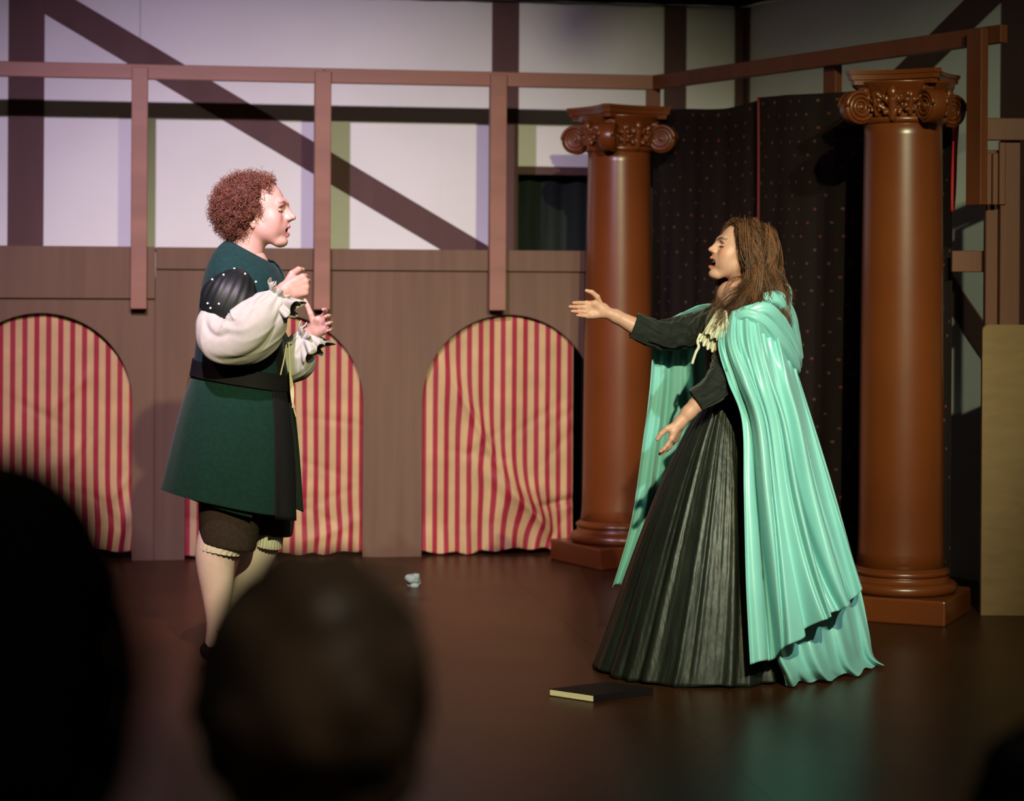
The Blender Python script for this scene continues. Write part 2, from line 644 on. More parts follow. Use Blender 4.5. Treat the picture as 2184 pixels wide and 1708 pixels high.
# white timbered wall at the back, with a dark doorway
TOP = 2.935
wb = empty('wall_back', (*O_WHT, 0), ANG)
tag(wb, kind='structure')
dx0, dz1 = wht(1094, 372)
dx1 = dx0 + 0.62
xl, xr = wht(-160, 300)[0], wht(1585, 300)[0]
seam = wht(299, 60)[0]
mid = wht(940, 300)[0]
for a, b in ((xl, seam - 0.001), (seam + 0.001, mid), (mid, dx0)):
    box('wall_sheet', a, b, 0, 0.02, 0, TOP, M['white'], wb, 0.001)
box('wall_sheet', dx0, dx1, 0, 0.02, dz1, TOP, M['white'], wb, 0.001)
box('wall_sheet', dx1, xr, 0, 0.02, 0, TOP, M['white'], wb, 0.001)


def board(name, fn, x0, z0, x1, z1, w, m, parent, t=0.012, back=0.0):
    """flat board from (x0,z0) to (x1,z1), width w, on the wall face"""
    d = np.array([x1 - x0, z1 - z0]); d /= np.linalg.norm(d)
    n = np.array([-d[1], d[0]]) * w / 2
    poly = [(x0 + n[0], z0 + n[1]), (x0 - n[0], z0 - n[1]), (x1 - n[0], z1 - n[1]), (x1 + n[0], z1 + n[1])]
    return prism(name, poly, back - t, back + 0.001, m, parent, 0.0015)


def vboard(fn, pxa, pxb, pyref, z0, z1, parent, m=None, t=0.012):
    a, b = fn(pxa, pyref)[0], fn(pxb, pyref)[0]
    return box('timber', a, b, -t, 0.001, z0, z1, m or M['timber'], parent, 0.0015)


vboard(wht, 17, 94, 300, 0.02, TOP - 0.002, wb)
vboard(wht, 1048, 1105, 300, 0.02, TOP - 0.002, wb)
vboard(wht, 1416, 1463, 130, 0.02, TOP - 0.002, wb)
box('timber', wht(1567, 120)[0], xr - 0.004, -0.012, 0.001, 0.02, TOP - 0.002, M['timber'], wb, 0.0015)
p0, p1 = wht(60, -62), wht(1040, 558)
board('timber', wht, p0[0], min(p0[1], TOP), p1[0], p1[1], 0.148, M['timber'], wb, 0.0105)
box('timber', dx0 - 0.02, dx1 + 0.06, -0.0135, 0.001, dz1 - 0.0, dz1 + 0.045, M['timber'], wb, 0.0015)
dr = empty('door_1', (*O_WHT, 0), ANG)
tag(dr, 'dark open doorway hung with a dark green drape behind the balcony', 'doorway', kind='structure')
xx = np.linspace(dx0 - 0.05, dx1 + 0.05, 90)
zz = np.linspace(0.0, dz1 + 0.08, 4)
P = np.array([[(x, 0.12 + 0.018 * math.sin(x * 46) + 0.01 * math.sin(x * 21 + 1), z) for x in xx] for z in zz])
grid_obj('drape', P, M['darkdrape'], dr, thick=0.003)

# white wall on the right, running towards the audience
wr = empty('wall_right', (*O_WR, 0), ANG_R)
tag(wr, kind='structure')
xe = wrt(2330, 300)[0]
for a, b in ((0.0, 1.22), (1.222, 2.44), (2.442, xe)):
    box('wall_sheet', a, b, 0, 0.02, 0, TOP, M['white'], wr, 0.001)
vboard(wrt, 1569, 1600, 120, 0.02, TOP - 0.002, wr)
vboard(wrt, 2140, 2200, 120, 0.02, TOP - 0.002, wr)
p0, p1 = wrt(1880, 215), wrt(2128, -28)
board('timber', wrt, p0[0], p0[1], p1[0], min(p1[1], TOP - 0.05), 0.155, M['timber'], wr, 0.0105)
p0, p1 = wrt(1985, 560), wrt(2150, 800)
board('timber', wrt, p0[0], p0[1], p1[0], p1[1], 0.13, M['timber'], wr, 0.0105)

# black masking border above the flats
bb = empty('trim_masking_border', (*O_WHT, TOP), ANG)
tag(bb, kind='structure')
n = 160
xx = np.linspace(xl, xr, n)
P = np.array([[(x, -0.06 + 0.012 * math.sin(x * 17) + 0.006 * math.sin(x * 41), z) for x in xx] for z in (-0.005, 0.3, 0.75)])
grid_obj('border_drape', P, M['black'], bb, thick=0.004)
c = Matrix.Rotation(-ANG, 3, 'Z')
P2 = []
for z in (-0.005, 0.3, 0.75):
    row = []
    for s in np.linspace(-0.02, xe, 100):
        w = np.array([O_WR[0] - O_WHT[0] + s * math.cos(ANG_R), O_WR[1] - O_WHT[1] + s * math.sin(ANG_R), 0])
        off = -0.06 + 0.012 * math.sin(s * 19)
        w += off * np.array([-math.sin(ANG_R), math.cos(ANG_R), 0])
        v = c @ Vector(w)
        row.append((v.x, v.y, z))
    P2.append(row)
grid_obj('border_drape', np.array(P2), M['black'], bb, thick=0.004)


# brown arcade panel with three arched openings
ar = empty('wall_arcade', (*O_ARC, 0), ANG)
tag(ar, kind='structure')
ZT = 1.567
xL, xS, xR = arc(-170, 600)[0], arc(331, 600)[0], arc(1247, 600)[0]
RAD = 0.448
A1, A2, A3 = arc(88, 700)[0], arc(587, 700)[0], arc(1086, 700)[0]
APEX = 1.238


def arch_sheet(name, x0, x1, arches, y0, y1):
    """sheet x0..x1, z 0..ZT minus arches (full or cut by the edge)"""
    bm = bmesh.new()
    outline = [(x0, ZT), (x0, 0.0)]
    for cx in arches:
        r = RAD
        a0, a1 = max(cx - r, x0), min(cx + r, x1)
        cut_r = cx + r > x1
        outline.append((cx - r, 0.0))
        for t in np.linspace(math.pi, 0, 41):
            X, Z = cx + r * math.cos(t), APEX - r + r * math.sin(t)
            if X <= x1 - 0.004:
                outline.append((X, Z))
        if not cut_r:
            outline.append((cx + r, 0.0))
        else:
            zc = APEX - r + math.sqrt(r * r - (x1 - 0.004 - cx) ** 2)
            outline.append((x1 - 0.004, zc))
            outline.append((x1, zc))
    if not (arches and arches[-1] + RAD > x1):
        outline.append((x1, 0.0))
    outline.append((x1, ZT))
    out = [outline[0]]
    for p in outline[1:]:
        if (p[0] - out[-1][0]) ** 2 + (p[1] - out[-1][1]) ** 2 > 1e-8:
            out.append(p)
    return prism(name, out, y0, y1, M['panel'], ar, 0.0)


arch_sheet('plywood_sheet', xL, xS, [A1], -0.006, 0.014)
arch_sheet('plywood_sheet', xS + 0.002, xR, [A2, A3], 0.0, 0.018)
# dark reveal strip closing the right end of the panel
box('edge_batten', xR - 0.004, xR + 0.012, 0.0, 0.06, 0.12, ZT, M['black'], ar, 0.002)
z1l = arc(150, 636)[1]
z1r = arc(800, 577)[1]
box('trim_board', xL, xS, -0.026, -0.0055, z1l, ZT + 0.004, M['panel'], ar, 0.003)
box('trim_board', xS + 0.004, arc(668, 560)[0], -0.018, 0.0005, z1r, ZT + 0.003, M['panel'], ar, 0.003)
box('trim_board', arc(668, 560)[0] + 0.002, xR, -0.019, 0.0005, z1r + 0.001, ZT + 0.002, M['panel'], ar, 0.003)
box('ledge_board', xL, xR, 0.0185, 0.20, ZT - 0.022, ZT - 0.001, M['panel'], ar, 0.003)

# balcony railing on the arcade, turning towards the audience at the corner
RZ0, RZ1 = 2.405, 2.48
rl = empty('balcony_railing', (*O_ARC, 0), ANG)
tag(rl, 'brown wooden balcony railing with flat posts, turning over the dotted curtain', 'railing')
xc = arc(1392, 170)[0]
xa = arc(-170, 150)[0]
xj = arc(690, 150)[0]
box('handrail', xa, xj, -0.062, -0.024, RZ0, RZ1, M['rail'], rl, 0.004)
box('handrail', xj + 0.0015, xc, -0.062, -0.024, RZ0, RZ1, M['rail'], rl, 0.004)
zb = arc(690, 660)[1]
for a, b in ((280, 315), (668, 703), (1040, 1075)):
    x0, x1 = arc(a, 400)[0], arc(b, 400)[0]
    box('post', x0, x1, -0.088, -0.0265, zb, RZ1 - 0.016, M['rail'], rl, 0.004)
x0, x1 = arc(1375, 215)[0], arc(1404, 215)[0]
box('post', x0, x1, -0.055, -0.02, 1.9, RZ0 + 0.02, M['redwood'], rl, 0.004)
rl_m = Matrix.Translation((*O_ARC, 0)) @ Matrix.Rotation(ANG, 4, 'Z')
ca, sa = math.cos(ANG), math.sin(ANG)
PC = np.array([xc * ca + 0.043 * sa, O_ARC[1] + xc * sa - 0.043 * ca])
PE = np.array([1.985, 9.00])
dR = PE - PC
LR = np.linalg.norm(dR)
ANG2 = math.atan2(dR[1], dR[0])
rr = empty('return_rail', (0, 0, 0), 0)
rr.parent = rl
rr.matrix_parent_inverse = rl_m.inverted()
rr.location = (PC[0], PC[1], 0)
rr.rotation_euler = (0, 0, ANG2)
box('handrail', -0.03, LR + 0.09, -0.02, 0.02, RZ0, RZ1, M['redwood'], rr, 0.004)
for s in (0.565, 0.99):
    w = 0.045 if s < 0.9 else 0.045
    zlo = 2.17 if s < 0.9 else 1.735
    box('post', LR * s - w, LR * s + w, -0.062 if s > .9 else 0.021, -0.021 if s > .9 else 0.062, zlo, RZ1 - 0.01, M['redwood'], rr, 0.004)
box('header_beam', 0.06, LR * 0.60, 0.024, 0.06, 2.10, 2.19, M['redwood'], rr, 0.004)

# striped curtains inside the arches


def striped_curtain(cx, seed, label, folds, xmax=None, hem=None):
    nx, nz = 130, 150
    w = 2 * RAD + 0.06
    u = np.linspace(0, w, nx)[None, :]
    v = np.linspace(0, 1.27, nz)[:, None]
    x = u - w / 2 + 0 * v
    z = APEX + 0.02 - v + 0 * u
    y = 0.045 + 0.004 * np.sin(u * 34 + 1.3 * v) + 0 * v
    r = np.random.default_rng(seed)
    for k in range(9):                      # soft creases of random direction
        a = r.uniform(-1.1, 1.1) + (1.57 if k % 3 else 0.6)
        c0 = r.uniform(-0.35, 0.35)
        zc = r.uniform(0.15, 0.75)
        q = (x - c0) * math.cos(a) + (z - zc) * math.sin(a)
        p = -(x - c0) * math.sin(a) + (z - zc) * math.cos(a)
        y = y + 0.005 * np.exp(-(q / 0.022) ** 2) * np.exp(-(p / 0.16) ** 2)
    for (xa, za, xb, zb_, amp, wd, pull) in folds:   # long pulled folds, sideways drag of the stripes
        d = np.array([xb - xa, zb_ - za]); L = np.linalg.norm(d); d = d / L
        q = (x - xa) * -d[1] + (z - za) * d[0]
        p = ((x - xa) * d[0] + (z - za) * d[1]) / L
        e = np.exp(-(q / wd) ** 2) * np.clip(1.3 - 2.2 * np.abs(p - 0.5), 0, 1)
        y = y - amp * e
        x = x + pull * np.exp(-(q / (wd * 3)) ** 2) * np.clip(1.3 - 2.2 * np.abs(p - 0.5), 0, 1)
    sc = np.clip((0.16 - z) / 0.16, 0, 1)            # bunched hem on the floor
    y = y + sc * (0.012 * np.sin(u * 55 + 2) - 0.016)
    zmin = 0.012 + 0.02 * (0.5 + 0.5 * np.sin(u * 9 + seed)) + 0.006 * np.sin(u * 40)
    z = np.maximum(z, zmin + 0.15 * np.minimum(z, 0) * 0)
    if hem is not None:
        z = np.maximum(z, hem(u - w / 2))
    P = np.stack([x + 0 * z, y + 0 * z, z], -1)
    if xmax is not None:
        keep = int(np.searchsorted(u[0] - w / 2, xmax))
        P = P[:, :keep]
        w_uv = u[0][keep - 1]
    else:
        w_uv = w
    o = grid_obj('striped_curtain', P, M['stripes'], None, uvscale=(w_uv, 1.27), thick=0.002)
    o.location = (O_ARC[0] + cx * ca, O_ARC[1] + cx * sa, 0)
    o.rotation_euler = (0, 0, ANG)
    tag(o, label, 'curtain', 'striped curtains in the arches')
    return o


striped_curtain(A1, 1, 'red and gold striped curtain with its hem lifted off the floor at one corner',
                [(0.05, 0.75, 0.25, 0.95, 0.012, 0.03, 0.0), (-0.2, 0.3, 0.3, 0.62, 0.01, 0.05, 0.0),
                 (0.30, 0.05, 0.46, 0.30, 0.02, 0.04, 0.02), (0.3, 0.25, 0.46, 0.45, 0.008, 0.02, 0.0)],
                hem=lambda u: np.where(u > 0.22, 0.06 + 0.02 * np.sin(u * 12), 0.0))
striped_curtain(A2, 5, 'red and gold striped curtain in the arch behind the person in green',
                [(0.05, 0.9, 0.2, 0.2, 0.006, 0.03, 0.005), (0.1, 0.06, 0.46, 0.2, 0.014, 0.03, 0.01)])
striped_curtain(A3, 9, 'red and gold striped curtain with a long diagonal pulled fold, beside the column',
                [(-0.33, 0.98, 0.02, 0.30, 0.016, 0.02, 0.014), (-0.1, 0.42, 0.2, 0.1, 0.022, 0.035, 0.03),
                 (0.05, 0.30, 0.26, 0.06, 0.02, 0.022, 0.02), (0.1, 0.22, 0.42, 0.30, -0.02, 0.02, 0.0)], xmax=0.352)

# dotted dark curtains hanging between the columns


def dotted_curtain(path, top, amp, freq, label, lining_edge=None, bottom=0.015):
    p = cr(np.array(path), 240)
    seg = np.concatenate([[0], np.cumsum(np.linalg.norm(np.diff(p, axis=0), axis=1))])
    T = np.gradient(p, axis=0)
    T /= np.linalg.norm(T, axis=1)[:, None]
    nrm = np.stack([-T[:, 1], T[:, 0]], -1)
    zs = np.linspace(0, 1, 60)
    rows = []
    for i, t in enumerate(zs):
        a = amp * (0.35 + 0.65 * t)
        off = a * np.sin(seg * freq + 0.6 * t) + 0.35 * a * np.sin(seg * freq * 2.3 + 1 + t)
        q = p + nrm * off[:, None]
        z = np.array([top(x) for x in np.linspace(0, 1, len(p))]) * (1 - t) + bottom * t
        rows.append(np.concatenate([q, z[:, None]], 1))
    P = np.array(rows)
    base = np.array([p[0, 0], p[0, 1], 0])
    root = empty('dotted_curtain', base)
    tag(root, label, 'curtain', 'dotted curtains between the columns')
    grid_obj('cloth', P, M['dots'], root, base, uvscale=(seg[-1], 2.25), thick=0.003)
    if lining_edge is not None:
        e = P[:, 0] if lining_edge == 'start' else P[:, -1]
        tdir = T[0] if lining_edge == 'start' else -T[-1]
        rr_ = np.linspace(0, 1, 8)
        wd = 0.013 + 0.004 * np.sin(np.linspace(0, 9, len(e)))
        n3 = np.array([nrm[0 if lining_edge == 'start' else -1][0], nrm[0 if lining_edge == 'start' else -1][1], 0])
        if n3[1] > 0: n3 = -n3
        G = np.array([[e[i] + np.array([tdir[0], tdir[1], 0]) * (wd[i] * k) + n3 * (0.008 * math.sin(k * math.pi) + 0.004) for k in rr_] for i in range(len(e))])
        grid_obj('red_edge', G, M['reddark'], root, base, thick=0.002)
    return root


q0 = PC + np.array([-0.045, -0.03])
tR = dR / LR
nR = np.array([-tR[1], tR[0]])
if nR[1] > 0: nR = -nR
mk = lambda s, off: tuple(PC + tR * s + nR * off)
dotted_curtain([mk(0.10, 0.075), mk(0.5, 0.08), mk(0.9, 0.08), mk(1.10, 0.07)], lambda x: 2.268 + 0.012 * math.sin(x * 9), 0.012, 22,
               'dark curtain dotted with small red and gold motifs beside the farther column')
dotted_curtain([mk(1.055, 0.115), mk(1.25, 0.11), mk(1.40, 0.09), (1.60, 9.70), (1.78, 9.55), (1.925, 9.44)], lambda x: 2.285 - 0.02 * x, 0.014, 20,
               'dark dotted curtain with red lined edge hanging behind the nearer column', lining_edge='start')
# narrow red-lined end of the curtain beyond the nearer column
P = np.array([[(1.918 + 0.040 * k * (1 - 0.70 * t) + 0.003 * math.sin(9 * k + 6 * t), 9.425 - 0.012 * math.sin(k * 6) * (1 - t), 2.20 - 0.48 * t) for k in np.linspace(0, 1, 14)] for t in np.linspace(0, 1, 40)])
o = grid_obj('red_ribbon', P, M['redlining'], None, thick=0.002)
tag(o, 'narrow red satin strip hanging beside the nearer column', 'ribbon')


# ------------------------------------------------------------------ columns
def spiral_tube(r0, turns, rad, n=90, sides=8):
    t = np.linspace(0, 1, n)
    a = t * turns * 2 * np.pi
    r = r0 * (1 - 0.86 * t)
    path = np.stack([r * np.cos(a), 0 * a, r * np.sin(a)], -1)
    return cap_grid(tube(path, rad * (1 - 0.55 * t), sides, up=(0, 1, 0)))


def column(cx, cy, rot, zcap, ztop, rb, rt, label):
    root = empty('column', (cx, cy, 0), rot)
    tag(root, label, 'column')
    m = M['column']
    box('plinth', -0.247, 0.247, -0.247, 0.247, 0.0, 0.105, m, root, 0.008)
    prof = [(0.236, 0.104)]
    for a in np.linspace(-90, 90, 12):
        prof.append((0.212 + 0.026 * math.cos(math.radians(a)), 0.130 + 0.025 * math.sin(math.radians(a))))
    prof += [(0.208, 0.157), (0.200, 0.168), (0.199, 0.176)]
    for a in np.linspace(-90, 90, 10):
        prof.append((0.190 + 0.016 * math.cos(math.radians(a)), 0.192 + 0.014 * math.sin(math.radians(a))))
    prof += [(0.188, 0.208), (0.186, 0.214)]
    lathe('base_moulding', prof, m, root, 72)
    zs = np.linspace(0.2, zcap + 0.02, 26)
    sp = []
    for z in zs:
        t = (z - 0.2) / (zcap - 0.2)
        r = rb + (rt - rb) * (0.25 * t + 0.75 * t * t) + 0.010 * math.exp(-t * 40)
        sp.append((r, z))
    lathe('shaft', sp, m, root, 72)
    cap = empty('capital', (0, 0, zcap))
    cap.parent = root
    H = ztop - zcap
    lathe('bell', [(rt - 0.004, -0.012), (rt + 0.012, 0.0), (rt + 0.014, 0.014), (rt + 0.004, 0.022), (rt + 0.006, 0.09),
                   (rt + 0.022, H * 0.62), (rt + 0.05, H * 0.74), (rt + 0.052, H * 0.78)], m, cap, 64)
    # abacus: concave-sided slab with clipped corners, three stepped layers
    for z0, z1, s in ((H * 0.72, H * 0.82, 0.93), (H * 0.82, H * 0.92, 0.985), (H * 0.92, H, 1.02)):
        D = 0.30 * s
        poly = []
        for q in range(4):
            a0 = q * math.pi / 2 + math.pi / 4
            a1 = a0 + math.pi / 2
            c0 = np.array([math.cos(a0), math.sin(a0)]) * D
            c1 = np.array([math.cos(a1), math.sin(a1)]) * D
            tt = (c1 - c0) / np.linalg.norm(c1 - c0)
            mid_ = (c0 + c1) / 2
            inw = -mid_ / np.linalg.norm(mid_)
            for k in np.linspace(0.09, 0.91, 27):
                p = c0 + (c1 - c0) * k + inw * 0.045 * (1 - (2 * k - 1) ** 2) * 1.0
                poly.append(p)
        bm = bmesh.new()
        lo = [bm.verts.new((p[0], p[1], z0)) for p in poly]
        hi = [bm.verts.new((p[0] * 1.015, p[1] * 1.015, z1)) for p in poly]
        bm.faces.new(lo[::-1]); bm.faces.new(hi)
        for i in range(len(poly)):
            j = (i + 1) % len(poly)
            bm.faces.new([lo[i], lo[j], hi[j], hi[i]])
        bmesh.ops.recalc_face_normals(bm, faces=bm.faces)
        me = bpy.data.meshes.new('abacus')
        bm.to_mesh(me); bm.free()
        link('abacus', me, m, cap)
    # four corner scrolls and leaf ornaments
    vol = None
    leafm = None
    for q in range(4):
        a = q * math.pi / 2 + math.pi / 4
        r0 = 0.072
        if vol is None:
            parts = []
            th = np.linspace(0, 2 * np.pi, 40, endpoint=False)
            ys = [(-0.030, 0.0), (-0.030, 0.60), (-0.032, 0.94), (-0.024, 1.0), (0.0, 0.97), (0.024, 1.0), (0.032, 0.94), (0.030, 0.60), (0.030, 0.0)]
            G = np.array([[(r0 * k * math.cos(t), y, r0 * k * math.sin(t)) for t in th] for y, k in ys])
            parts.append((G.reshape(-1, 3), grid_faces(len(ys), 40, True), (1, 1, 1)))
            for s in (-1, 1):
                S = spiral_tube(r0 * 0.93, 3.2, 0.0095)
                S = S + np.array([0, s * 0.033, 0])
                parts.append((S.reshape(-1, 3), grid_faces(S.shape[0], 8, True), (1, 1, 1)))
                E = np.array([[(0.014 * math.cos(b) * math.cos(t), s * (0.032 + 0.012 * math.sin(b)), 0.014 * math.cos(b) * math.sin(t)) for t in np.linspace(0, 2 * np.pi, 12, endpoint=False)] for b in np.linspace(0, 1.57, 6)])
                parts.append((E.reshape(-1, 3), grid_faces(6, 12, True), (1, 1, 1)))
            # band joining the scroll to the bell
            path = np.array([[-0.02, 0, r0 * 0.92], [-0.07, 0, r0 * 0.98], [-0.13, 0, r0 * 0.9]])
            B = cap_grid(tube(cr(path, 12), np.tile([[0.030, 0.022]], (12, 1)), 12))
            parts.append((B.reshape(-1, 3), grid_faces(B.shape[0], 12, True), (1, 1, 1)))
            V, Q, _ = join_parts(parts)
            vol = mesh_np('volute', V, Q)
            vol.polygons.foreach_set('use_smooth', [True] * len(vol.polygons))
            vol.materials.append(m)
        o = link('volute', vol, m, cap)
        o.location = (0.222 * math.cos(a), 0.222 * math.sin(a), r0 - 0.012)
        o.rotation_euler = (0, 0, a)
        # acanthus spray at the centre of each side
        if leafm is None:
            f = Field((-0.09, -0.05, -0.02), (0.09, 0.05, 0.17), 0.003)
            f.cone((0, 0, 0.0), 0.016, (0, -0.012, 0.075), 0.018, 0.012)
            f.ell((0, -0.02, 0.105), (0.022, 0.016, 0.026), 0.008)
            for s in (-1, 1):
                f.cone((0, 0, 0.01), 0.011, (s * 0.045, -0.008, 0.045), 0.012, 0.008)
                f.cone((0, 0, 0.05), 0.011, (s * 0.055, -0.01, 0.09), 0.011, 0.008)
                f.ell((s * 0.056, -0.012, 0.05), (0.014, 0.012, 0.014), 0.006)
                f.ell((s * 0.064, -0.012, 0.098), (0.015, 0.013, 0.013), 0.006)
                f.ell((s * 0.026, -0.016, 0.078), (0.012, 0.011, 0.016), 0.006)
                f.ell((s * 0.030, -0.012, 0.022), (0.011, 0.011, 0.012), 0.006)
            V, Q = f.mesh()
            leafm = mesh_np('leaf_ornament', V, Q)
            leafm.polygons.foreach_set('use_smooth', [True] * len(leafm.polygons))
            leafm.materials.append(m)
        b = q * math.pi / 2 + math.pi / 2
        o = link('leaf_ornament', leafm, m, cap)
        o.location = ((rt + 0.012) * math.cos(b), (rt + 0.012) * math.sin(b), 0.012)
        o.rotation_euler = (0, 0, b + math.pi / 2)
        for e_ in (-0.40, 0.40):
            o = link('leaf_ornament', leafm, m, cap)
            o.location = ((rt + 0.016) * math.cos(b + e_), (rt + 0.016) * math.sin(b + e_), 0.030)
            o.rotation_euler = (0, 0, b + e_ + math.pi / 2)
            o.scale = (0.62, 0.8, 0.72)
    return root


column(1.655, 9.15, math.radians(-24), 2.085, 2.298, 0.178, 0.164, 'tall brown scroll-topped column beside the grey-brown half wall')
column(0.535, 10.85, math.radians(28.5), 2.065, 2.285, 0.174, 0.157, 'tall brown scroll-topped column beside the striped curtain with the diagonal fold')

# ------------------------------------------------------------------ stair side on the right
HY_ = 9.16
hx0 = W(2094, 1000, HY_)[0]
hz = W(2094, 692, HY_)[2]
poly = [(hx0, 0.0), (hx0 + 0.9, 0.0), (hx0 + 0.9, hz), (hx0 + 0.03, hz)]
poly += [(hx0 + 0.03 - 0.03 * math.sin(a), hz - 0.03 + 0.03 * math.cos(a)) for a in np.linspace(0.2, 1.57, 7)]
o = prism('half_wall', poly, HY_, HY_ + 0.03, M['halfwall'], None, 0.0)
tag(o, 'plain grey-brown half wall panel standing beside the nearer column', 'panel')
st = empty('stair_frame', (hx0, HY_ + 0.06, 0))
tag(st, 'reddish brown wooden stair frame rising behind the half wall', 'stair')
Y0 = 0.0


def sbox(name, pxa, pxb, pya, pyb, y0, y1, m=None):
    Y = HY_ + 0.06 + y0
    a, b = W(pxa, pyb, Y), W(pxb, pya, Y)
    return box(name, a[0] - hx0, b[0] - hx0, y0, y1, a[2], b[2], m or M['redwood'], st, 0.004)


zf = lambda py, y0: W(2100, py, HY_ + 0.06 + y0)[2]
# newel post: front face plus deep side
a, b = W(2133, 500, HY_ + 0.06)[0] - hx0, W(2176, 500, HY_ + 0.06)[0] - hx0
box('newel_post', a, b, 0.0, 0.045, 0.0, zf(300, 0), M['redwood'], st, 0.004)
box('newel_post', a - 0.052, b - 0.05, 0.046, 0.09, 0.0, zf(318, 0), M['redwood'], st, 0.004)
sbox('top_rail', 2103, 2240, 252, 299, -0.03, -0.001)
for k, (pa, pb) in enumerate(((2100, 2116), (2116.5, 2130), (2130.5, 2146))):
    sbox('upright_board', pa, pb, 326 if k < 2 else 303, 437, -0.026 + 0.008 * k, -0.001)
sbox('cross_board', 2030, 2140, 535, 580, 0.12, 0.15)

# ------------------------------------------------------------------ unseen bar and lantern, added to cast a soft shadow on the back wall
M['iron'] = mat('black_painted_iron', (0.01, 0.01, 0.01), 0.5, 0.4)
lb = empty('ceiling_added_bar', (0.0, 3.0, 4.62))
tag(lb, kind='structure')
G = cap_grid(tube(np.array([[x, 0, 0] for x in np.linspace(-3, 3, 6)]), np.full(6, 0.024), 16))
grid_obj('pipe', G, M['iron'], lb, closed=True)
for x in (-2.5, 2.5):
    G = cap_grid(tube(np.array([[x, 0, z] for z in np.linspace(0.0, 1.6, 4)]), np.full(4, 0.006), 8))
    grid_obj('suspension_wire', G, M['iron'], lb, closed=True)
cl = np.array([0.985, 0.0, -0.30])
G = cap_grid(tube(np.array([cl + (0.055, -0.06, 0.05), cl, cl + (-0.035, 0.05, -0.05)]), np.array([0.026, 0.036, 0.044]), 24))
grid_obj('shadow_lantern', G, M['iron'], lb, closed=True)
G = cap_grid(tube(cr(np.array([(0.985, 0.0, 0.0), (1.02, 0.0, -0.1), (1.03, 0.0, -0.24), (1.0, 0.0, -0.29)]), 16), np.full(16, 0.009), 8))
grid_obj('yoke', G, M['iron'], lb, closed=True)

# ------------------------------------------------------------------ book and scrap on the floor
bk = empty('book', (0.247, 7.30, 0), math.radians(38))
tag(bk, 'closed black-covered book with pale page edges lying on the stage floor', 'book')
# local x along the page edge facing the audience, y into the depth
c0 = W(1172, 1484, 6394 / (1484 - 608 - 0.5)); c1 = W(1266, 1498, 6394 / (1498 - 608 - 1.0))
c0[2] = c1[2] = 0.0
ex = (c1 - c0) / np.linalg.norm(c1 - c0)
bk.location = tuple(c0)
bk.rotation_euler = (0, 0, math.atan2(ex[1], ex[0]))
Lb = float(np.linalg.norm(c1 - c0))


def sheared(name, x0, x1, y0, y1, z0, z1, sh, m, bevel):
    o = box(name, x0, x1, y0, y1, z0, z1, m, bk, bevel)
    for v in o.data.vertices:
        v.co.x += sh * v.co.y
    return o


sheared('page_block', 0.001, Lb - 0.004, 0.0, 0.235, 0.0025, 0.021, 0.33, M['pages'], 0.0012)
sheared('cover', -0.003, Lb + 0.002, 0.001, 0.238, 0.0, 0.0025, 0.33, M['bookcover'], 0.0006)
sheared('cover', -0.003, Lb + 0.002, 0.001, 0.238, 0.021, 0.0238, 0.33, M['bookcover'], 0.0008)
sheared('spine', Lb - 0.0035, Lb + 0.002, 0.001, 0.238, 0.0005, 0.0235, 0.33, M['bookcover'], 0.001)

f = Field((-0.05, -0.05, -0.005), (0.05, 0.05, 0.06), 0.003)
r_ = np.random.default_rng(3)
for k in range(16):
    f.ell(r_.uniform(-0.022, 0.022, 3) + np.array([0, 0, 0.026]), r_.uniform(0.012, 0.022, 3), 0.004)
V, Q = f.mesh()
V[:, 2] -= V[:, 2].min()
o = link('paper_scrap', mesh_np('paper_scrap', V, Q), M['paper'])
pp = W(880, 1252, 6394 / (1252 - 608 + 1.3))
o.location = (pp[0], pp[1], 0.0)
tag(o, 'small pale crumpled scrap on the stage floor before the striped curtains', 'scrap')

# ------------------------------------------------------------------ figure materials
M['skin'] = mat('skin', (0.6, 0.4, 0.3), 0.48, 0.4, (60, 0.05), None, attr=True)
M['redhair'] = mat('auburn_hair', srgb(116, 62, 44), 0.42, 0.5, (30, 0.2), attr=True)
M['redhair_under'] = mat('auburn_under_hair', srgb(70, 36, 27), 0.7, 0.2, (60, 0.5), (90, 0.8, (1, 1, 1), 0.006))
M['brownhair'] = mat('brown_hair', srgb(112, 70, 46), 0.40, 0.5, (26, 0.2), attr=True)
M['brownhair_under'] = mat('brown_under_hair', srgb(70, 44, 32), 0.6, 0.3, (40, 0.4), (60, 0.6, (1, 1, 0.1), 0.006))
M['darkhair'] = mat('dark_hair', srgb(88, 70, 54), 0.45, 0.5, (9, 0.6))
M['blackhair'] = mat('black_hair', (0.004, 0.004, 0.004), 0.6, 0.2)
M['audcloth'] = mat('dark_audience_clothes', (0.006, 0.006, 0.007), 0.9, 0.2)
M['tunic'] = mat('dark_green_wool', srgb(14, 46, 44), 0.85, 0.2, (70, 0.18), (260, 0.3), sheen=0.04)
M['tunicskirt'] = mat('green_wool', srgb(5, 44, 34), 0.85, 0.2, (70, 0.18), (260, 0.3), sheen=0.1)
M['band'] = mat('black_braid', (0.006, 0.006, 0.007), 0.75, 0.25, (200, 0.3))
M['velvet'] = mat('black_satin', (0.007, 0.009, 0.009), 0.5, 0.4, None, None)
M['shirt'] = mat('cream_shirt_cotton', srgb(178, 175, 166), 0.8, 0.2, (40, 0.04), (120, 0.12))
M['stud'] = mat('glass_stud', (0.85, 0.9, 0.88), 0.15, 0.8)
M['breeches'] = mat('dark_brown_breeches', srgb(52, 44, 36), 0.9, 0.2, (80, 0.2), (240, 0.25))
M['stocking'] = mat('cream_stocking', srgb(214, 196, 184), 0.7, 0.25, (60, 0.03))
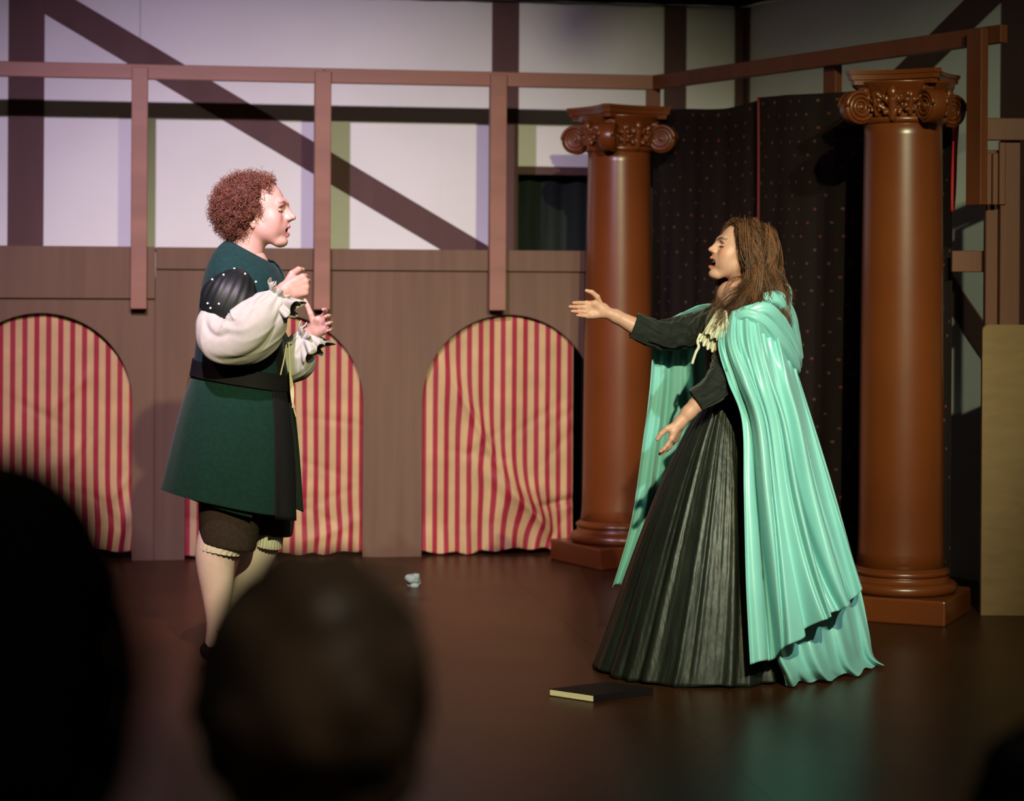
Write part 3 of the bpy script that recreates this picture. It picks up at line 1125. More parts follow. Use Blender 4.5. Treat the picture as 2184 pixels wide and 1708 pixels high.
M['lace'] = mat('white_lace', srgb(206, 202, 182), 0.75, 0.25, (160, 0.12), (200, 0.2, (1, 1, 1), 0.002))
M['shoe'] = mat('black_leather', (0.012, 0.010, 0.010), 0.35, 0.5)
M['cord'] = mat('pale_cord', srgb(206, 196, 150), 0.7, 0.3)
M['satin'] = mat('aqua_satin', srgb(134, 199, 198), 0.34, 0.5, (5, 0.05), (22, 0.10, (1, 1, 0.4), 0.008), sheen=0.1)
M['gown'] = mat('black_green_crushed_taffeta', srgb(26, 31, 26), 0.46, 0.42, (14, 0.35, (1, 1, 0.14)), (26, 0.55, (1, 1, 0.22), 0.010))
M['bodice'] = mat('black_green_velvet', srgb(24, 28, 24), 0.8, 0.25, (30, 0.3), (50, 0.2), sheen=0.2)
M['tie'] = mat('dark_teal_cord', srgb(14, 40, 48), 0.6, 0.3)


# ------------------------------------------------------------------ heads and hands
def head_parts(mouth=0.004, jaw=0.004, female=False, h=0.0021, skin=(0.55, 0.33, 0.25), brow=(0.25, 0.14, 0.1), lip=(0.45, 0.13, 0.12), lash=(0.12, 0.06, 0.05), blush=(0.6, 0.25, 0.2), smile=0.0, neck_to=(-0.045, 0, -0.26), rn=0.06):
    f = Field((-0.16, -0.12, -0.30), (0.18, 0.12, 0.16), h)
    f.ell((-0.012, 0, 0.035), (0.108, 0.077, 0.092))
    f.ell((0.036, 0, -0.008), (0.075, 0.065, 0.102), 0.03)
    f.ell((0.048, 0, -0.060), (0.062, 0.053, 0.050), 0.03)
    f.cone(np.array([-0.018, 0, -0.05]), rn, neck_to, rn * 1.1, 0.03)
    for s in (-1, 1):
        f.cone((0.0, s * 0.055, -0.045), 0.018, (0.088, s * 0.018, -0.103 - jaw), 0.018, 0.025)
        f.ell((0.070, s * 0.043, -0.022), (0.030, 0.021, 0.026), 0.02)
        f.ell((0.072, s * 0.033, -0.052), (0.028, 0.024, 0.032), 0.03)
    f.ell((0.104, 0, -0.104 - jaw), (0.021, 0.024, 0.018), 0.02)
    bw = 0.010 if female else 0.013
    f.cone((0.100, -0.034, 0.030), bw, (0.106, 0, 0.028), bw, 0.02)
    f.cone((0.100, 0.034, 0.030), bw, (0.106, 0, 0.028), bw, 0.02)
    f.ell((0.096, 0, -0.058), (0.029, 0.031, 0.034), 0.02)
    for s in (-1, 1):
        f.ell((0.114, s * 0.032, 0.008), (0.020, 0.017, 0.013), 0.012, '-')
    nl = 0.0 if not female else -0.006
    f.cone((0.103, 0, 0.026), 0.011, (0.137 + nl, 0, -0.014), 0.010, 0.012)
    f.cone((0.094, 0, 0.022), 0.013, (0.118 + nl, 0, -0.016), 0.0165, 0.010)
    f.ell((0.141 + nl, 0, -0.018), (0.0115, 0.0115, 0.0105), 0.006)
    for s in (-1, 1):
        f.ell((0.127 + nl, s * 0.012, -0.023), (0.012, 0.0075, 0.009), 0.006)
        f.ell((0.130 + nl, s * 0.006, -0.031), (0.005, 0.0035, 0.003), 0.003, '-')
        f.ell((0.0905, s * 0.031, 0.003), (0.014, 0.0145, 0.0125), 0.004)
        f.cone((0.106, s * 0.020, 0.001), 0.0012, (0.096, s * 0.044, 0.000), 0.0012, 0.002, '-')
    f.cone((0.130 + nl, 0, -0.027), 0.006, (0.112, 0, -0.037), 0.008, 0.01)
    zu, zl = -0.053, -0.076 - jaw
    cw = 0.020 + smile
    for s in (-1, 1):
        f.cone((0.108 - smile, s * cw, 0.5 * (zu + zl) + smile * 0.6), 0.0055, (0.124, 0, zu), 0.0078, 0.006)
        f.cone((0.106 - smile, s * cw, 0.5 * (zu + zl) + smile * 0.6), 0.0055, (0.122, 0, zl), 0.0085, 0.006)
    f.ell((0.118, 0, 0.5 * (zu + zl) + 0.001), (0.034, cw * 0.95, mouth + 0.5 * jaw), 0.004, '-')
    for s in (-1, 1):       # ears
        f.ell((0.006, s * 0.070, -0.032), (0.018, 0.009, 0.030), 0.006)
        e = [(0.010, s * 0.078, -0.008), (0.012, s * 0.083, 0.012), (-0.004, s * 0.087, 0.024), (-0.020, s * 0.088, 0.012), (-0.018, s * 0.085, -0.012), (-0.004, s * 0.079, -0.034)]
        e = [(q_[0] + 0.010, q_[1] - s * 0.004, q_[2] - 0.026) for q_ in e]
        f.chain(e, [0.0045, 0.005, 0.0055, 0.0055, 0.005, 0.007], 0.004)
        f.ell((0.010, s * 0.079, -0.026), (0.008, 0.006, 0.012), 0.004, '-')
    V, Q = f.mesh()
    C = np.tile(np.asarray(skin, float), (len(V), 1))

    def paint(w, c):
        w = np.clip(w, 0, 1)[:, None]
        C[:] = C * (1 - w) + np.asarray(c) * w
    x, y, z = V.T
    ay = np.abs(y)
    g = lambda q, s_: np.exp(-(q / s_) ** 2)
    paint(0.55 * np.exp(-(((x - 0.085) / 0.03) ** 2 + ((ay - 0.045) / 0.022) ** 2 + ((z + 0.022) / 0.024) ** 2)), blush)
    paint(0.35 * np.exp(-(((x - 0.145) / 0.016) ** 2 + ((z + 0.018) / 0.016) ** 2)), blush)
    front = (x > 0.098)
    t = np.clip(ay / cw, 0, 1.2)
    cz = 0.5 * (zu + zl) + smile * 0.6
    paint((front * (t < 1.08)) * 1.3 * g(z - (zu * (1 - t ** 1.6) + cz * t ** 1.6) + 0.001, 0.0062), lip)
    paint((front * (t < 1.08)) * 1.3 * g(z - (zl * (1 - t ** 1.6) + cz * t ** 1.6), 0.0078), lip)
    inm = (np.abs(z - 0.5 * (zu + zl)) < (mouth + 0.5 * jaw) * 0.98) & (ay < cw * 0.9) & (x > 0.082) & (x < 0.1165)
    paint(inm * 1.0, (0.05, 0.01, 0.01))
    bx = np.clip((ay - 0.008) / 0.04, 0, 1)
    paint((x > 0.08) * (ay > 0.008) * (ay < 0.05) * 1.0 * g(z - (0.026 + 0.010 * np.sin(bx * 2.4)), 0.0055), brow)
    paint((x > 0.085) * (ay > 0.017) * (ay < 0.048) * 1.5 * g(z - 0.0008, 0.0026 if not female else 0.0036), lash)
    return V, Q, C


def hand_parts(Wp, d, s, side, curls, scale=1.0, elbow=None, re=0.04, rw=0.025, spread=(0.16, 0.04, -0.06, -0.18), thumb=((0.5, 0.75, 0.25), (0.85, 0.5, 0.2), (0.95, 0.25, 0.2)), skin=(0.55, 0.33, 0.25), tip=(0.6, 0.28, 0.22), h=0.0018, fat=1.0):
    Wp = np.asarray(Wp, float)
    d = np.asarray(d, float); d /= np.linalg.norm(d)
    s = np.asarray(s, float); s = s - d * (s @ d); s /= np.linalg.norm(s)
    n = side * np.cross(s, d)
    q = scale
    pts = [Wp - 0.06, Wp + 0.06, Wp + d * 0.22 * q]
    if elbow is not None:
        pts += [np.asarray(elbow) - re - 0.01, np.asarray(elbow) + re + 0.01]
    pts = np.array(pts)
    lo = np.minimum(pts.min(0), Wp - 0.13 * q)
    hi = np.maximum(pts.max(0), Wp + 0.13 * q)
    lo = np.minimum(lo, Wp + d * 0.19 * q - 0.05); hi = np.maximum(hi, Wp + d * 0.19 * q + 0.05)
    f = Field(lo, hi, h)
    off = np.array([0.030, 0.010, -0.011, -0.030]) * q
    ln = np.array([0.088, 0.093, 0.089, 0.080]) * q
    fl_ = np.array([0.072, 0.080, 0.074, 0.058]) * q
    fr = np.array([1.0, 1.0, 0.96, 0.86]) * q * fat
    K = [Wp + d * ln[i] + s * off[i] for i in range(4)]
    for i in range(4):
        f.cone(Wp + s * off[i] * 0.55 + d * 0.006 * q, 0.0150 * q * fat, K[i], 0.0118 * q * fat, 0.012)
    f.cone(Wp + d * 0.018 * q + s * 0.014 * q + n * 0.004 * q, 0.0155 * q * fat, Wp + d * 0.055 * q + s * 0.030 * q + n * 0.010 * q, 0.0135 * q * fat, 0.012)
    f.cone(Wp + d * 0.018 * q - s * 0.018 * q + n * 0.004 * q, 0.014 * q, Wp + d * 0.06 * q - s * 0.026 * q + n * 0.008 * q, 0.012 * q, 0.012)
    tips = []
    for i in range(4):
        di = d + s * spread[i]
        di /= np.linalg.norm(di)
        p = K[i]
        a = 0
        rs = np.array([0.0098, 0.0090, 0.0082, 0.0068]) * fr[i]
        for j, L in enumerate((0.45, 0.30, 0.25)):
            a += math.radians(curls[i][j])
            dr_ = di * math.cos(a) + n * math.sin(a)
            p2 = p + dr_ * fl_[i] * L
            f.cone(p, rs[j], p2, rs[j + 1], 0.0028)
            p = p2
        tips.append(p)
    p = Wp + d * 0.026 * q + s * 0.024 * q + n * 0.006 * q
    rs = np.array([0.0150, 0.0122, 0.0104, 0.0080]) * q * fat
    for j, L in enumerate((0.042, 0.034, 0.027)):
        v = thumb[j][0] * d + thumb[j][1] * s + thumb[j][2] * n
        v /= np.linalg.norm(v)
        p2 = p + v * L * q
        f.cone(p, rs[j], p2, rs[j + 1], 0.005 if j == 0 else 0.003)
        p = p2
    tips.append(p)
    if elbow is not None:
        e = np.asarray(elbow, float)
        f.cone(Wp + d * 0.01, rw * q * 0.95, Wp + (e - Wp) * 0.25, rw * q * 1.12, 0.015)
        f.cone(Wp + (e - Wp) * 0.25, rw * q * 1.12, e, re, 0.015)
    V, Q = f.mesh()
    C = np.tile(np.asarray(skin, float), (len(V), 1))
    for t in tips:
        w = 0.7 * np.exp(-(np.linalg.norm(V - t, axis=1) / 0.018) ** 2)[:, None]
        C = C * (1 - w) + np.asarray(tip) * w
    for k in K:
        w = 0.3 * np.exp(-(np.linalg.norm(V - k, axis=1) / 0.014) ** 2)[:, None]
        C = C * (1 - w) + np.asarray(tip) * w
    return V, Q, C


def xform(V, C, R, s):
    return np.asarray(C) + s * (V @ np.asarray(R).T)


def rot_axis(axis, a):
    return np.array(Matrix.Rotation(a, 3, axis))


def ring_grid(keys, rows, n, Yc, expo=2.4, th0=0.0, th1=2 * math.pi, closed=True, mod=None, grow=0.0):
    """keys: (xl,yl,xr,yr,half_depth,dy) silhouettes -> grid; angle 0 = right, 90 deg = towards the audience"""
    K = cr(np.array(keys, float), rows)
    th = np.linspace(th0, th1, n, endpoint=not closed)
    c, s = np.cos(th), np.sin(th)
    cc = np.sign(c) * np.abs(c) ** (2 / expo)
    ss = np.sign(s) * np.abs(s) ** (2 / expo)
    G = np.zeros((rows, n, 3))
    for i, (xl, yl, xr, yr, b, dy) in enumerate(K):
        L, R = W(xl, yl, Yc + dy), W(xr, yr, Yc + dy)
        ce, a = (L + R) / 2, (R - L) / 2
        a = a * (1 + grow / (np.linalg.norm(a) + 1e-6))
        m_ = np.ones(n) if mod is None else mod(th, i / (rows - 1))
        G[i] = ce + (cc * m_)[:, None] * a + (ss * m_)[:, None] * np.array([0, -(b + grow), 0])
    return G


def bvh_of(P, closed):
    R, N = P.shape[:2]
    return BVHTree.FromPolygons([Vector(p) for p in P.reshape(-1, 3)], [tuple(int(k) for k in q) for q in grid_faces(R, N, closed)])


def hit(bvhs, px, py):
    d = Vector(ray(px, py)).normalized()
    best = None
    for b in bvhs:
        loc, nr, idx, dist = b.ray_cast(Vector((0, 0, CAMZ)), d)
        if loc is not None and (best is None or dist < best[2]):
            best = (np.array(loc), np.array(nr), dist)
    return best


def ctrl_grid(rows, nv, nu, Yc):
    """control rows of (px,py,dy) -> smooth (nv,nu,3) surface"""
    A = []
    for r in rows:
        k = np.array([W(px, py, Yc + dy) for px, py, dy in r])
        A.append(cr(k, nu))
    A = np.array(A)
    return np.stack([cr(A[:, j], nv) for j in range(nu)], 1)


def body_piece(chains, ells, h=0.006):
    allp = np.array([p for c in chains for p in c[0]] + [e[0] for e in ells])
    f = Field(allp.min(0) - 0.22, allp.max(0) + 0.22, h)
    for c, r in chains:
        f.chain([np.asarray(p) for p in c], r, 0.03)
    for c, r in ells:
        f.ell(c, r, 0.04)
    return f.mesh()


# ------------------------------------------------------------------ the man in green
YM = 8.0
mb = np.array([W(480, 1300, YM)[0], YM, 0.0])
man = empty('person', mb)
tag(man, 'curly-haired person in a green tunic, brown breeches and cream stockings, both hands raised', 'person')
SK = (0.52, 0.29, 0.235)
hv, hq, hc = head_parts(mouth=0.0045, jaw=0.006, skin=SK, brow=(0.15, 0.06, 0.045), lip=(0.40, 0.10, 0.10), lash=(0.06, 0.03, 0.025), blush=(0.60, 0.20, 0.17), neck_to=(-0.04, 0, -0.27), rn=0.062)
HM = W(545, 450, YM)
hv = xform(hv, HM, rot_axis('Z', math.radians(-4)) @ rot_axis('Y', math.radians(2)), 1.0)
m_ = lambda px, py, dy: W(px, py, YM + dy)
# arms and legs of the body
sh_r, el_r, wr_r = m_(498, 618, -0.17), m_(480, 722, -0.24), m_(602, 622, -0.25)
sh_l, el_l, wr_l = m_(540, 618, 0.17), m_(590, 770, 0.24), m_(668, 706, 0.16)
rh = hand_parts(wr_r, (0.95, 0.0, 0.30), (-0.28, 0.0, 0.95), 1, [(78, 95, 62), (82, 95, 62), (86, 95, 62), (90, 95, 62)], 0.98, m_(545, 668, -0.25), 0.036, 0.026,
                spread=(0.05, 0.01, -0.02, -0.06), thumb=((0.60, 0.65, 0.35), (0.70, 0.25, 0.65), (0.45, -0.15, 0.85)), skin=SK, fat=1.08)
lh = hand_parts(wr_l, (0.66, -0.52, 0.42), (-0.42, 0.05, 0.92), -1, [(22, 30, 18), (28, 34, 20), (34, 36, 22), (36, 36, 22)], 0.92, m_(625, 745, 0.20), 0.036, 0.026,
                spread=(0.30, 0.06, -0.12, -0.34), thumb=((0.30, 0.95, 0.1), (0.10, 1.0, -0.05), (0.0, 1.0, -0.1)), skin=SK)
kn_r, an_r = m_(470, 1130, -0.09), m_(459, 1352, -0.09)
kn_l, an_l = m_(572, 1120, 0.10), m_(500, 1330, 0.11)
bv, bq = body_piece([([m_(535, 560, 0), m_(525, 640, 0)], [0.06, 0.09]),
                     ([m_(522, 620, 0), m_(515, 740, 0), m_(512, 850, 0)], [0.13, 0.125, 0.125]),
                     ([m_(520, 600, 0), sh_r, el_r, m_(545, 668, -0.25)], [0.07, 0.055, 0.042, 0.034]),
                     ([m_(520, 600, 0), sh_l, el_l, m_(625, 745, 0.20)], [0.07, 0.055, 0.042, 0.034]),
                     ([m_(500, 880, -0.09), kn_r, m_(461, 1210, -0.09), an_r], [0.09, 0.055, 0.048, 0.024]),
                     ([m_(530, 880, 0.09), kn_l, m_(540, 1205, 0.103), an_l], [0.09, 0.050, 0.046, 0.022]),
                     ([an_r, m_(500, 1398, -0.09)], [0.024, 0.022]), ([an_l, m_(540, 1378, 0.11)], [0.022, 0.022])], [], 0.007)
V, Q, C = join_parts([(hv, hq, hc), rh, lh, (bv, bq, SK)])
link('body', mesh_np('body', V - mb, Q, col=C), M['skin'], man, smooth=True)


def ell_dirs(n, rg):
    v = rg.normal(size=(n, 3))
    return v / np.linalg.norm(v, axis=1)[:, None]


# curly hair: base volume plus thousands of small curls
rg = np.random.default_rng(11)
f = Field((-0.19, -0.15, -0.16), (0.12, 0.15, 0.17), 0.004)
f.ell((-0.040, 0, 0.022), (0.100, 0.086, 0.097))
f.ell((-0.070, 0, -0.045), (0.058, 0.072, 0.062), 0.02)
f.ell((0.005, 0, 0.076), (0.072, 0.066, 0.040), 0.02)
for k in range(190):
    v = ell_dirs(1, rg)[0]
    p = np.array([-0.040, 0, 0.020]) + v * np.array([0.098, 0.088, 0.098])
    if p[0] > 0.020 and p[2] < 0.075: continue
    f.ell(p, rg.uniform(0.014, 0.024, 3), 0.005)
f.ell((0.098, 0, 0.010), (0.070, 0.12, 0.072), 0.006, '-')
f.ell((0.062, 0, -0.085), (0.085, 0.12, 0.066), 0.006, '-')
V, Q = f.mesh()
link('under_hair', mesh_np('under_hair', xform(V, HM, np.eye(3), 1.0) - mb, Q), M['redhair_under'], man, smooth=True)


def hair_ok(p):
    x, z = p[:, 0], p[:, 2]
    lim = np.interp(z, [-0.115, -0.10, -0.06, -0.03, -0.012, 0.02, 0.06, 0.085, 0.11, 0.15], [-0.075, -0.055, -0.028, -0.004, 0.036, 0.032, 0.032, 0.052, 0.07, 0.07])
    return (x < lim) & (z > -0.118)


S, Rr, Cc = [], [], []
K = 18
cnt = 0
tt = np.linspace(0, 1, K)
HR = np.array([0.098, 0.092, 0.106])
while cnt < 4200:
    v = ell_dirs(1, rg)[0]
    if cnt % 4 == 0:      # forelock over the brow
        p = np.array([0.005, 0, 0.076]) + v * np.array([0.070, 0.068, 0.042])
        if p[2] < 0.078: continue
    else:
        p = np.array([-0.040, 0, 0.010]) + v * HR
    if not hair_ok(p[None])[0]: continue
    out = v / HR; out /= np.linalg.norm(out)
    tang = np.cross(out, ell_dirs(1, rg)[0]); tang /= np.linalg.norm(tang)
    ax = out * rg.uniform(0.1, 0.8) + tang * 0.6 + np.array([-0.25, 0, -0.25])
    ax /= np.linalg.norm(ax)
    L = rg.uniform(0.020, 0.050)
    rad = rg.uniform(0.005, 0.011)
    turns = rg.uniform(1.0, 2.2)
    a1 = np.cross(ax, out); a1 /= np.linalg.norm(a1) + 1e-9
    a2 = np.cross(ax, a1)
    ang = rg.uniform(0, 6.28) + tt * turns * 6.283
    c = p + out * (-0.006) + ax[None] * (tt * L)[:, None] + out[None] * (0.014 * np.sin(tt * 2.2))[:, None]
    c = c + rad * (np.cos(ang)[:, None] * a1 + np.sin(ang)[:, None] * a2) * (0.4 + 0.6 * tt)[:, None]
    if c[:, 0].max() > 0.078 or (c[:, 0].max() > 0.046 and c[:, 2].min() < 0.062): continue
    if (c[:, 0].max() > -0.002) and c[:, 2].min() < -0.030: continue
    k = rg.uniform(0.45, 1.5)
    S.append(c); Rr.append(0.00105 * (1 - 0.5 * tt)); Cc.append(np.array([0.17, 0.055, 0.030]) * k)
    cnt += 1
S = xform(np.array(S).reshape(-1, 3), HM, np.eye(3), 1.0).reshape(-1, K, 3)
strands('curly_hair', S, np.array(Rr), M['redhair'], man, mb, col=Cc)

# tunic bodice
tw = wave(21, 8, 5, 2.5)
BOD = ring_grid([(488, 511, 584, 563, 0.072, 0), (474, 520, 594, 577, 0.108, 0), (456, 542, 602, 602, 0.165, 0), (441, 580, 606, 632, 0.200, 0), (430, 632, 606, 668, 0.200, 0),
                 (424, 690, 605, 712, 0.190, 0), (420, 740, 606, 764, 0.180, 0), (416, 790, 618, 822, 0.176, 0)], 60, 120, YM, 2.3,
                mod=lambda th, t: 1 + 0.012 * t * tw(th, t))
bod = grid_obj('tunic_bodice', BOD, M['tunic'], man, mb, True, 0.004)
# open stand collar at the throat
cg = np.array([[m_(px, py, dy) for px, py, dy in row] for row in
               [[(570, 553, 0.05), (584, 556, 0.03), (594, 566, 0.0), (601, 578, -0.02)], [(576, 560, 0.05), (590, 565, 0.03), (600, 578, 0.0), (606, 596, -0.02)], [(572, 570, 0.04), (586, 578, 0.02), (596, 590, 0.0), (600, 606, -0.02)]]])
grid_obj('collar', np.stack([cr(cg[:, j], 12) for j in range(4)], 1), M['tunic'], man, mb, False, 0.004)
# belt
BEL = ring_grid([(417, 764, 614, 797, 0.183, 0), (414, 781, 618, 815, 0.184, 0), (411, 799, 621, 834, 0.186, 0)], 10, 120, YM, 2.3, grow=0.006)
grid_obj('belt', BEL, M['band'], man, mb, True, 0.005)
# tunic skirt, open at the front, with a black border along the near front edge
sw = wave(5, 9, 9, 0.6)
skm = lambda th, t: 1 + 0.030 * t * sw(th, t) + 0.008 * t * np.sin(14 * th)
sk_keys = [(412, 795, 620, 830, 0.182, 0), (398, 838, 626, 862, 0.200, 0), (380, 900, 634, 925, 0.215, 0), (362, 975, 641, 1005, 0.230, 0), (347, 1036, 646, 1098, 0.240, 0)]
a0, a1, a2 = math.radians(24), math.radians(49), math.radians(343)
SKT = ring_grid(sk_keys, 60, 150, YM, 2.3, a0, a2, False, skm)
skirt = grid_obj('tunic_skirt', SKT, M['tunicskirt'], man, mb, False, 0.004)
BAN = ring_grid(sk_keys, 60, 24, YM, 2.3, a0 - 0.01, a1, False, skm, grow=0.005)
BAN[-1, :, 2] -= 0.012
grid_obj('front_border', BAN, M['band'], skirt, mb, False, 0.004)
LIN = ring_grid([(412, 800, 612, 830, 0.172, 0), (372, 940, 628, 960, 0.212, 0), (362, 1036, 622, 1112, 0.222, 0)], 30, 90, YM, 2.3, math.radians(66), math.radians(300), False, skm)
grid_obj('skirt_lining', LIN, M['tunicskirt'], skirt, mb, False, 0.003)
# black border down the bodice front and over the far shoulder
for d0, d1 in ((14, 33),):
    B2 = ring_grid([(430, 632, 606, 668, 0.200, 0), (424, 690, 605, 712, 0.190, 0), (420, 740, 606, 764, 0.180, 0), (416, 790, 618, 822, 0.176, 0)], 30, 14, YM, 2.3, math.radians(d0), math.radians(d1), False, grow=0.005)
    grid_obj('front_border', B2, M['band'], bod, mb, False, 0.003)
# laces at the front opening
for k, pts in enumerate(([(611, 735, -0.10), (606, 765, -0.11), (598, 800, -0.13)], [(616, 730, -0.08), (618, 770, -0.10), (622, 830, -0.12), (628, 872, -0.11)], [(620, 800, -0.11), (626, 835, -0.12), (624, 870, -0.12)], [(618, 790, -0.11), (622, 850, -0.12), (632, 890, -0.1)])):
    p = cr(np.array([m_(*q) for q in pts]), 20)
    grid_obj('lace_cord', cap_grid(tube(p, np.full(20, 0.0028), 8, up=(0, 0, 1) if False else (0, -1, 0))), M['cord'], man, mb, True)

# black satin shoulder puff with studs
pw = wave(31, 6, 7, 0.7)
pth = cr(np.array([m_(512, 588, -0.165), m_(504, 604, -0.205), m_(493, 626, -0.235), m_(480, 652, -0.240), m_(468, 674, -0.230)]), 40)
prd = cr(np.array([[0.030, 0.040], [0.052, 0.072], [0.062, 0.092], [0.064, 0.094], [0.060, 0.082]]), 40)
PUF = tube(pth, prd, 90, mod=lambda a, t: 1 + np.sin(np.clip(t * 1.05, 0, 1) * np.pi) * (0.030 * np.sin(17 * a + 1.5 * t + np.sin(3 * a)) + 0.07 * pw(a, t)))
puff = grid_obj('shoulder_puff', cap_grid(PUF), M['velvet'], man, mb, True)
pth2 = pth.copy(); pth2[:, 1] = 2 * YM - pth2[:, 1]; pth2[:, 0] += 0.05
grid_obj('shoulder_puff', cap_grid(tube(pth2, prd * 0.9, 48, mod=lambda a, t: 1 + 0.05 * np.sin(11 * a))), M['velvet'], man, mb, True)
bv1, bv2 = bvh_of(BOD, True), bvh_of(PUF, True)
sm = None
for (px, py) in ((453, 596), (477, 586), (500, 573), (523, 584), (546, 601), (443, 647), (467, 648), (449, 657), (431, 664), (497, 660)):
    r = hit([bv1, bv2], px, py)
    if r is None: continue
    if sm is None:
        th = np.linspace(0, 2 * np.pi, 10, endpoint=False)
        G = np.array([[(0.0042 * math.cos(b) * math.cos(t), 0.0042 * math.cos(b) * math.sin(t), 0.0042 * math.sin(b)) for t in th] for b in np.linspace(-1.57, 1.57, 7)])
        sm = mesh_np('stud', G.reshape(-1, 3), grid_faces(7, 10, True))
        sm.polygons.foreach_set('use_smooth', [True] * len(sm.polygons))
    o = link('stud', sm, M['stud'], puff)
    o.location = tuple(r[0] - mb + np.array([0, -0.003, 0]))


def sleeve(name, pts, rad, seed, up, folds, m, parent, base, n=80, rows=90, freq=3):
    p = cr(np.array(pts), rows)
    r = cr(np.array(rad), rows)
    w1, w2, w3 = wave(seed, 8, 4, 2.2), wave(seed + 1, 9, 6, 3.0), wave(seed + 2, 6, 3, 2.0)
    cz = creases(seed + 3, 16, 0.11)

    def mod(a, t):
        e = np.sin(np.clip(t, 0, 1) * np.pi) ** 0.5
        s = 1 + folds * e * w1(a, t) + folds * 0.5 * e * w2(a, t)
        s = s + folds * 0.8 * np.clip((t - 0.70) / 0.3, 0, 1) * np.sin(12 * a + 3 * t)   # gathers at the cuff
        s = s + folds * 0.9 * e * (0.45 - np.abs(w3(a, t))) + folds * 0.5 * e * (0.4 - np.abs(w2(a, t)))
        return s + cz(a, t)
    G = cap_grid(tube(p, r, n * 2, mod=mod, up=up))
    return grid_obj(name, G, m, parent, base, True)


def ruffle(name, c, ax, r0, r1, L, seed, m, parent, base, freq=8, amp=0.22):
    """wavy flared cuff around axis ax starting at c"""
    ax = np.asarray(ax, float); ax /= np.linalg.norm(ax)
    rows = 16
    t = np.linspace(0, 1, rows)
    p = np.asarray(c)[None] + ax[None] * (t * L)[:, None]
    w = wave(seed, 6, freq, 0.4)
    G = tube(p, r0 + (r1 - r0) * np.sin(t * 1.45), 96, mod=lambda a, q: 1 + amp * q * np.sin(freq * a + 1.5 * np.sin(2 * a)) + 0.25 * q * w(a, q), up=(0, -1, 0.05))
    wv = np.sin(freq * np.linspace(0, 2 * np.pi, 96, endpoint=False) + 1)
    G = G + ax[None, None] * (0.010 * t[:, None] ** 2 * wv[None, :])[..., None]
    return grid_obj(name, G, m, parent, base, True, 0.0015)


sl = sleeve('shirt_sleeve', [m_(462, 662, -0.235), m_(456, 690, -0.25), m_(478, 718, -0.26), m_(520, 714, -0.265), m_(558, 682, -0.265), m_(583, 648, -0.255), m_(594, 630, -0.25)],
            [0.045, 0.060, 0.092, 0.100, 0.092, 0.068, 0.036], 41, (0, -1, 0), 0.12, M['shirt'], man, mb)
ruffle('cuff_ruffle', m_(590, 632, -0.25), m_(606, 616, -0.25) - m_(586, 640, -0.25), 0.032, 0.048, 0.030, 3, M['shirt'], sl, mb)
ruffle('cuff_ruffle', m_(590, 644, -0.25), np.array([0.70, -0.1, -0.60]), 0.034, 0.062, 0.070, 8, M['shirt'], sl, mb, 6, 0.28)
sl = sleeve('shirt_sleeve', [m_(560, 690, 0.22), m_(590, 765, 0.235), m_(622, 770, 0.215), m_(640, 742, 0.19), m_(656, 718, 0.17)],
            [0.06, 0.085, 0.080, 0.062, 0.036], 51, (0, -1, 0), 0.13, M['shirt'], man, mb)
ruffle('cuff_ruffle', m_(652, 722, 0.17), m_(672, 700, 0.16) - m_(650, 726, 0.17), 0.034, 0.050, 0.034, 13, M['shirt'], sl, mb)
ruffle('cuff_ruffle', m_(656, 722, 0.165), np.array([0.55, -0.15, -0.75]), 0.034, 0.058, 0.065, 17, M['shirt'], sl, mb, 6, 0.3)

# breeches, lace, stockings, shoes
bw_ = wave(61, 7, 4, 1.5)
brf = lambda th, t: 1 + 0.02 * bw_(th, t)
G1 = ring_grid([(430, 900, 560, 905, 0.115, -0.085), (426, 1000, 566, 1010, 0.118, -0.085), (424, 1090, 556, 1100, 0.108, -0.085), (426, 1146, 546, 1168, 0.098, -0.085), (430, 1152, 538, 1174, 0.088, -0.085)], 40, 60, YM, 2.2, mod=brf)
G2 = ring_grid([(500, 900, 622, 905, 0.115, 0.095), (520, 1000, 631, 1010, 0.112, 0.095), (536, 1080, 629, 1085, 0.10, 0.095), (540, 1128, 624, 1138, 0.09, 0.095), (544, 1134, 618, 1142, 0.08, 0.095)], 40, 60, YM, 2.2, mod=brf)
G1, G2 = cap_grid(G1), cap_grid(G2)
V = np.concatenate([G1.reshape(-1, 3), G2.reshape(-1, 3)]) - mb
Q = np.concatenate([grid_faces(G1.shape[0], 60, True), grid_faces(G2.shape[0], 60, True, G1.shape[0] * 60)])
br = link('breeches', mesh_np('breeches', V, Q), M['breeches'], man, smooth=True)
for keys, dy in (([(430, 1146, 530, 1166), (424, 1158, 520, 1180), (424, 1166, 516, 1184)], -0.085), ([(552, 1128, 606, 1134), (548, 1146, 602, 1152), (546, 1160, 600, 1170)], 0.095)):
    LW = ring_grid([(a, b, c, d, 0.088, dy) for a, b, c, d in keys], 12, 120, YM, 2.2, mod=lambda th, t: 1 + 0.05 * t * np.sin(26 * th))
    grid_obj('knee_lace', LW, M['lace'], br, mb, True, 0.002)
